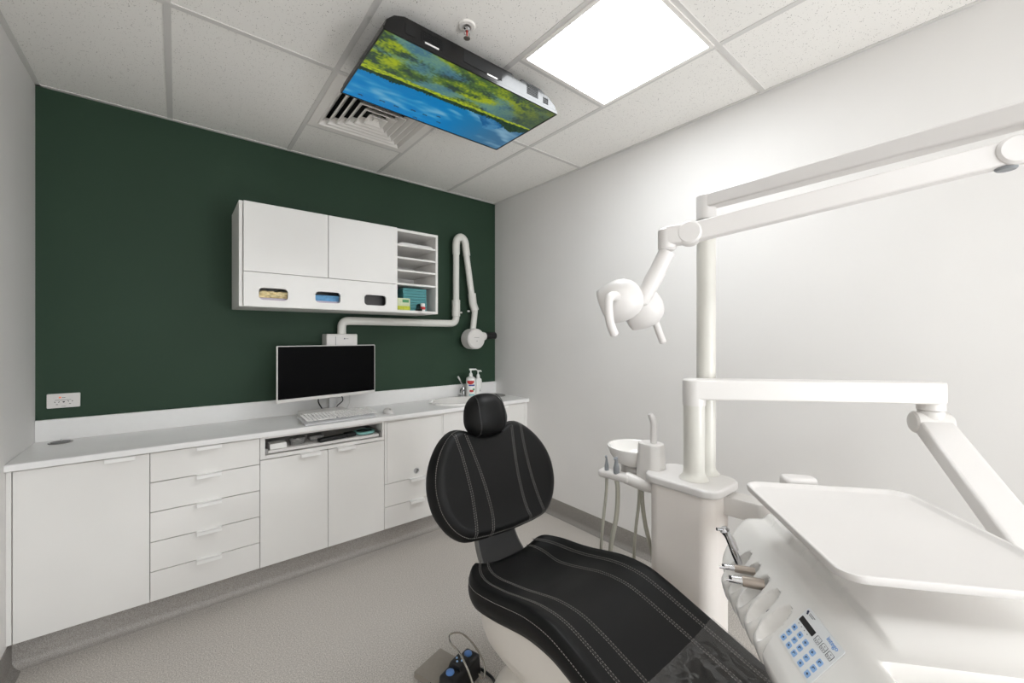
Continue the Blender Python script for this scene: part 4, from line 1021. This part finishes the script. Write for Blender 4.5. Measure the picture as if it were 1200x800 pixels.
# ================================================================== OPERATING LIGHT
lp0 = V((1.512, .705, .889))
ol = thing('operating_light', 'white twin-headed operating light on a long jointed arm and tall post', 'dental light', lp0)
MB().lathe([(0, 0), (.046, 0), (.040, .006), (.0335, .016), (.0325, .03), (.0325, .93), (0, .93)], lp0, Z, 32).build('post', 'post', ol)
MB().cyl((lp0.x, lp0.y, 1.816), (lp0.x, lp0.y, 1.822), .0332, 32).build('post_joint', 'seam', ol)
ua = MB(); ua.cyl((lp0.x, lp0.y, 1.822), (lp0.x, lp0.y, 1.912), .034, 32, .003)
ue = V((1.462, -.135, 1.888))
ua.beam(V((lp0.x, lp0.y, 1.888)), ue, .056, .050, bev=.007, seg=3); ua.cyl(ue - Z * .075, ue + Z * .025, .032, 28, .004)
ua.build('upper_arm', 'plastic', ol)
kn = V((1.446, -.005, 1.803)); en = V((1.165, .592, 1.694))
sd = (en - kn).normalized(); sx_ = sd.cross(Z).normalized()
el_ = MB(); el_.cyl(V((ue.x, ue.y, 1.775)), V((ue.x, ue.y, 1.815)), .030, 28, .004); el_.beam(V((ue.x, ue.y, 1.797)), kn, .046, .050, bev=.008, seg=3); el_.cyl(kn - sx_ * .030, kn + sx_ * .030, .032, 32, .005); el_.build('elbow', 'plastic', ol)
MB().beam(kn + sd * .01, en - sd * .01, .044, .054, bev=.006, seg=3).build('spring_arm', 'plastic', ol)
MB().cyl(kn - Z * .036 + sd * .005, kn - Z * .020 + sd * .005, .018, 20, .003).build('cover_cap', 'tip', ol)
hd_ = V((sd.x, sd.y, 0)).normalized()
ke = MB(); ke.cyl(en - sx_ * .0275, en + sx_ * .0275, .034, 32, .006)
ne = en + hd_ * .062 + V((0, 0, -.002))
ke.beam(en, ne + hd_ * .005, .052, .056, bev=.010, seg=3); ke.cyl(ne - Z * .042, ne + Z * .024, .026, 28, .006)
ke.build('knuckle', 'plastic', ol)
c1 = at(722, 354, s=1.20); c2 = c1 + V((.132, .012, -.018))
ax_ = V((-.40, .84, -.36)).normalized()
mid = (c1 + c2) / 2
n0 = ne - Z * .045; n1 = ne - Z * .078 + V((-.008, .012, 0)); n2 = mid - ax_ * .045
MB().tube(bez([n0, n1 + Z * .005, n1 + (n2 - n1) * .22], .03), .024, 24).build('neck_bend', 'plastic', ol)
MB().tube([n1 + (n2 - n1) * .20, n1 + (n2 - n1) * .45, n2, n2 + ax_ * .03], [.0245, .026, .021, .02], 24).build('neck', 'plastic', ol)
cross = (c2 - c1).normalized()
for k, (cc_, s_) in enumerate(((c1, -1), (c2, 1))):
    prof = [(0, .040), (.048, .040), (.0525, .038), (.0565, .026), (.0605, .008), (.062, -.008), (.0605, -.028), (.055, -.047), (.044, -.062), (.030, -.072), (.015, -.0765), (0, -.078)]
    hh = MB().lathe(prof, cc_, ax_, 44).build('lamp_head', 'plastic', ol, sharp=60, wn=False)
    MB().lathe([(0, .0402), (.044, .0402), (.044, .042), (0, .0425)], cc_, ax_, 32).build('lens', 'lens', hh)
    if s_ < 0: pts = [at(725, 349, s=1.175), at(719, 346.5, s=1.115), at(714, 350, s=1.085), at(713, 360, s=1.078), at(715, 378, s=1.082), at(720.5, 393, s=1.09)]
    else: pts = [at(758, 366, s=1.30), at(765, 371, s=1.33), at(769.5, 381, s=1.34), at(773, 391, s=1.34), at(777.5, 402, s=1.335)]
    pp_ = spline(pts, 6); n_ = len(pp_)
    MB().tube(pp_, [.0145 - .003 * min(1, i / 14) for i in range(n_ - 1)] + [.008], 16).build('handle', 'plastic', hh, wn=False)
MB().tube([c1 - ax_ * .02, c2 - ax_ * .02], .026, 20).build('yoke', 'plastic', ol)

# ================================================================== DELIVERY UNIT
dp = V((1.420, .705, .889))
du = thing('delivery_unit', 'white instrument delivery unit with keypad, on a jointed arm from its post', 'dental unit', dp)
MB().lathe([(0, 0), (.050, 0), (.043, .007), (.0365, .018), (.0355, .03), (.0355, .275), (0, .275)], dp, Z, 32).build('post', 'post', du)
fe = V((1.932, .158, 0)); fd = (fe - V((dp.x, dp.y, 0))).normalized(); fx = V((fd.y, -fd.x, 0)); L_ = (fe - V((dp.x, dp.y, 0))).length
w_ = .0385
po = [(w_, 0), (w_, L_)] + [(w_ * math.cos(PI * k / 12), L_ + w_ * math.sin(PI * k / 12)) for k in range(1, 12)] + [(-w_, L_), (-w_, 0)] + [(-w_ * math.cos(PI * k / 12), -w_ * math.sin(PI * k / 12)) for k in range(1, 12)]
ha_ = MB().prism(po, V((dp.x, dp.y, 1.172)), fx, fd, Z, .070, .007, 3)
ha_.cyl(V((dp.x, dp.y, 1.150)), V((dp.x, dp.y, 1.20)), .0385, 32); ha_.cyl(fe + Z * 1.150, fe + Z * 1.20, .036, 32)
ha_.build('swing_arm', 'plastic2', du)
sa = fe + V((.0, -.0, 1.106)); sb_ = V((1.572, -.065, .835)); sdv = (sb_ - sa).normalized()
sxv = sdv.cross(Z).normalized(); sup_ = sxv.cross(sdv).normalized()
kk = MB(); kk.cyl(fe + Z * 1.12, fe + Z * 1.149, .034, 28, .003); kk.cyl(sa - sxv * .050, sa + sxv * .050, .036, 32, .006); kk.build('shoulder_joint', 'plastic2', du)
MB().obox((sa + sb_) / 2 + sdv * .0, (sxv, sup_, sdv), (.046, .026, (sb_ - sa).length / 2 + .012), .010, 3).build('spring_arm', 'plastic', du)
kk = MB(); kk.cyl(sb_ - sxv * .050, sb_ + sxv * .050, .034, 32, .006); kk.cyl(sb_ - Z * .08, sb_ - Z * .01, .03, 28, .004); kk.build('elbow_joint', 'plastic', du)

A0 = V((1.188, .4558, 0)); tu = V((-.770, -.637, 0)).normalized(); tv = V((.637, -.770, 0)).normalized()
def D(u, v, z): return A0 + tu * u + tv * v + Z * z
GR = [.042, .096, .150, .204, .259]
HZ = .868
SL, V0 = 1.15, .040                                    # the front slopes down towards the chair
def slope(v):
    t = V0 - v; return HZ - SL * (math.sqrt(t * t + .012 ** 2) + t) / 2
def vfront(u):
    f = -.046
    for g_ in GR: f -= .015 * math.exp(-((u - g_ + .003) / .0225) ** 6)
    if u > .283: f = f + (-.060 - f) * sstep(.283, .290, u)
    if u < .0: f += .15 * (min(.13, -u) / .13) ** 2.4
    return f
def vback(u): return .46
def hz(u, v):
    z = slope(v) - .035 * sstep(.447, .457, u) * (1 - sstep(.51, .522, u)) * sstep(.052, .066, v)
    z += .018 * sstep(.084, .096, v) * sstep(.436, .350, u) * sstep(-.115, -.075, u)
    vf = vfront(u); t = v - vf
    z -= .010 * max(0, 1 - t / .012) ** 2
    if u < -.07: z -= .03 * ((-.07 - u) / .06) ** 2
    return z
def dent(u, v):
    """depth of the instrument hollows, square to the slope"""
    d = 0
    for g_ in GR:
        q = 1 - ((u - g_) / .0200) ** 2 - ((v + .027) / .032) ** 2
        if q > 0: d = max(d, .027 * q ** .6)
    return d
DN = (Z - tv * SL).normalized()
us = []
u = -.13
while u < .60: us.append(u); u += .0026 if u < .30 else .005
NV = 90; R = []
def vs_(u):
    a, b = vfront(u), vback(u); out = []
    for k in range(NV + 1):
        t = k / NV; t = t ** 1.6; out.append(a + (b - a) * t)
    return out
verts = []; faces = []
for u in us:
    for v in vs_(u): verts.append(D(u, v, hz(u, v)) - DN * dent(u, v))
nV = NV + 1; nU = len(us)
for i in range(nU - 1):
    for k in range(NV): faces.append((i * nV + k, (i + 1) * nV + k, (i + 1) * nV + k + 1, i * nV + k + 1))
bnd = [i * nV for i in range(nU)] + [(nU - 1) * nV + k for k in range(1, nV)] + [i * nV + NV for i in range(nU - 2, -1, -1)] + [k for k in range(NV - 1, 0, -1)]
cen = D(.2, .12, 0); prev = bnd; o_ = len(verts)
for ins, zz in ((.000, -.008), (.003, -.02), (.010, -.038), (.026, -.048)):
    idx = []
    for b_ in bnd:
        p = verts[b_]; dirc = (cen - V((p.x, p.y, 0))).normalized(); idx.append(len(verts)); verts.append(V((p.x, p.y, 0)) + dirc * ins + Z * (p.z + (zz if p.z < .80 else zz * 1.6)))
    n_ = len(bnd)
    for k in range(n_): l = (k + 1) % n_; faces.append((prev[l], prev[k], idx[k], idx[l]))
    prev = idx
faces.append(tuple(prev))
head = MB().add(verts, faces).build('instrument_table', 'console', du, sharp=50, wn=False)
lk = MB(); lk.beam(D(.06, .44, .815), V((sb_.x, sb_.y, .815)), .075, .045, bev=.010, seg=3); lk.build('link_arm', 'plastic', du)
# keypad
kw_ = (tv * 1.0 + Z * SL).normalized()               # up the slope
kn_ = tu.cross(kw_)
kp = MB().prism(rrect(.118, .086, .004, 4), D(.354, -.0035, slope(-.0035)) + kn_ * .0004, tu, kw_, kn_, .0016).build('keypad', 'panel', du)
K0 = D(.295, -.0035, slope(-.0035)) + kw_ * .043 + kn_ * .0021   # its far upper corner
def kbox(mb, u0, u1, v0, v1, h=.0008, r_=.001): mb.prism(rrect(u1 - u0, v1 - v0, min(r_, (v1 - v0) * .4), 2), K0 + tu * (u0 + u1) / 2 + kw_ * (v0 + v1) / 2, tu, kw_, kn_, h)
g = MB(); kbox(g, .005, .053, -.0312, -.0198); g.build('display', 'lcd', kp)
for v_ in (-.0476, -.0626, -.0773):
    for u_ in (.012, .0337, .054, .078, .102):
        g = MB(); kbox(g, u_ - .0060, u_ + .0060, v_ - .0054, v_ + .0054, .0007, .002); k_ = g.build('key', 'keyblue', kp)
        g = MB(); q = random.random()
        if q < .5: kbox(g, u_ - .003, u_ + .003, v_ - .0006, v_ + .0006, .0011); kbox(g, u_ - .0008, u_ + .0008, v_ - .0024, v_ + .0024, .0011)
        else: kbox(g, u_ - .0024, u_ - .0012, v_ - .0024, v_ + .0024, .0011); kbox(g, u_ - .0024, u_ + .003, v_ + .0012, v_ + .0024, .0011)
        g.build('symbol', 'ink', k_)
for u_ in (.067, .086, .105):
    g = MB(); P_ = K0 + tu * u_ + kw_ * -.026
    g.plate(rrect(.0150, .0125, .002, 2), rrect(.0140, .0115, .0017, 2), P_, tu, kw_, kn_, .0006)
    kbox(g, u_ - .001, u_ + .001, -.026 + .002, -.026 + .0035, .0006); kbox(g, u_ - .004, u_ - .002, -.0305, -.029, .0006); kbox(g, u_ + .001, u_ + .003, -.0305, -.029, .0006); kbox(g, u_ - .007, u_ + .007, -.0276, -.0270, .0006)
    g.build('outlined_key', 'inkgrey', kp)
g = MB()
for k in range(4): kbox(g, .0105 + .0105 * k, .0125 + .0105 * k, -.0365, -.0350, .0006)
g.build('indicator_mark', 'inkgrey', kp)
text_mb('intego', K0 + tu * .0765 + kw_ * -.0125 + kn_ * .0004, tu, kw_, .0125).build('lettering', 'inkblue', kp)
g = MB(); g.lathe([(0, 0), (.0026, 0), (.0026, .0006), (0, .0006)], K0 + tu * .0065 + kw_ * -.007, kn_, 14); g.lathe([(0, 0), (.0022, 0), (.0022, .0006), (0, .0006)], K0 + tu * .0085 + kw_ * -.0102, kn_, 10); g.build('emblem', 'ink', kp)
g = MB(); kbox(g, .013, .031, -.0068, -.0056, .0005); kbox(g, .013, .027, -.0098, -.0086, .0005); g.build('small_print', 'inkgrey', kp)
# dark insert in the fourth holder
MB().lathe([(0, 0), (.009, 0), (.0095, .004), (.006, .006), (0, .004)], D(GR[3] - .004, -.030, hz(GR[3] - .004, -.030)) - DN * .027, kn_, 20).build('holder_insert', 'navy', du)
# handle behind the tray
hb_ = D(-.035, .155, .985)
MB().prism(rrect(.045, .086, .018, 5), D(-.030, .150, .980), tu, tv, Z, .032, .009, 3).build('tray_handle', 'plastic', du)
MB().cyl(D(.19, .19, HZ + .016), D(.19, .19, .968), .022, 24, .003).build('tray_stem', 'plastic', du)
MB().prism(rrect(.30, .10, .02, 4), D(.10, .17, .968), tu, tv, Z, .012, .003, 2).build('tray_bracket', 'plastic', du)

# tray
tr = thing('instrument_tray', 'large empty white instrument tray over the delivery unit', 'tray', D(.222, .188, .981))
oc = D(.222, .189, 0)
TL, TW = .448, .378
R = []
for ins, z, rad in ((.012, .9815, .03), (.002, .986, .038), (.000, .9985, .040), (.002, 1.0005, .040), (.006, 1.0005, .038), (.009, .9985, .036), (.013, .9925, .034), (.018, .991, .03)):
    R.append([V((oc.x, oc.y, z)) + tu * p[0] + tv * p[1] for p in rrect(TL - 2 * ins, TW - 2 * ins, rad, 8)])
MB().rings(R).build('tray_body', 'plastic', tr, sharp=60)

# instruments
g0 = D(GR[0], -.022, .795); g1 = V((1.120, .476, .885))
b = thing('air_water_syringe', 'chrome syringe standing out of the first holder of the delivery unit', 'syringe', g0)
dd = (g1 - g0); px_ = frame(dd)[0]
MB().tube([g0, g0 + dd * .25, g0 + dd * .5, g0 + dd * .72, g0 + dd * .86], [.0085, .009, .0075, .007, .009], 16).build('handle', 'chrome', b)
MB().tube([g0 + dd * .84, g0 + dd * .92, g0 + dd * 1.0], [.010, .0125, .009], 16).build('head', 'chrome', b)
MB().tube([g0 + dd * .95, g0 + dd * .95 + V((-.018, .012, .002))], [.006, .004], 12).build('nozzle', 'chrome', b)
MB().tube([g0 + dd * .30 + V((.010, .0, .004)), g0 + dd * .62 + V((.010, .0, .004)), g0 + dd * .80 + V((.007, 0, .003))], [.007, .008, .005], 12).build('grip_shell', 'plastic', b)
def handpiece(gu, label, L1, rr_, mm):
    a = D(gu + .004, -.005, .808); e = D(gu - .012, -.078, .806)
    b = thing('handpiece', label, 'handpiece', a); d_ = e - a
    MB().tube([a, a + d_ * .35, a + d_ * .6], [rr_, rr_, rr_ * .95], 18).build('sleeve', 'handpiece', b)
    MB().tube([a + d_ * .58, a + d_ * .75, a + d_ * .9], [rr_ * .75, rr_ * .7, rr_ * .62], 16).build('coupling', mm, b)
    MB().tube([a + d_ * .9, a + d_ * .98], [rr_ * .62, rr_ * .6], 16).build('end_cap', 'black', b)
    MB().tube([a + d_ * .9 + tu * .006, a + d_ * 1.08 + tu * .006], [.003, .003], 8).build('pin', 'chrome', b)
handpiece(GR[1], 'slimmer metal handpiece lying in the second holder of the delivery unit', .08, .0095, 'chrome')
handpiece(GR[2], 'thicker bronze metal handpiece lying in the third holder of the delivery unit', .09, .0125, 'chrome')

# added area light without a fitting, out of view, to brighten the ceiling
ul = bpy.data.lights.new('uplight', 'AREA'); ul.shape = 'DISK'; ul.size = .5; ul.energy = 40; ul.color = (.94, .97, 1)
uo = bpy.data.objects.new('uplight', ul); COL.objects.link(uo); uo.location = (1.9, -2.7, .70)
uo.rotation_euler = V((-.60, .62, .50)).to_track_quat('-Z', 'Y').to_euler()

# ================================================================== CAMERA AND RENDER LOOK
cam = bpy.data.cameras.new('camera'); co = bpy.data.objects.new('camera', cam); COL.objects.link(co)
cam.sensor_width = 36; cam.lens = FPX / 1200 * 36; cam.shift_y = -5 / 1200; cam.clip_start = .01
co.location = (0, 0, CAMZ); co.rotation_euler = (PI / 2, 0, -YAW)
scn.camera = co
w = bpy.data.worlds.new('world'); scn.world = w; w.use_nodes = True
w.node_tree.nodes['Background'].inputs[0].default_value = (.8, .8, .8, 1); w.node_tree.nodes['Background'].inputs[1].default_value = .3
scn.view_settings.view_transform = 'Standard'; scn.view_settings.look = 'None'; scn.view_settings.gamma = 1; scn.view_settings.use_curve_mapping = False
scn.view_settings.exposure = 0.10
try:
    scn.cycles.diffuse_bounces = 8; scn.cycles.max_bounces = 14; scn.cycles.use_denoising = True; scn.cycles.caustics_reflective = False; scn.cycles.caustics_refractive = False
except Exception: pass
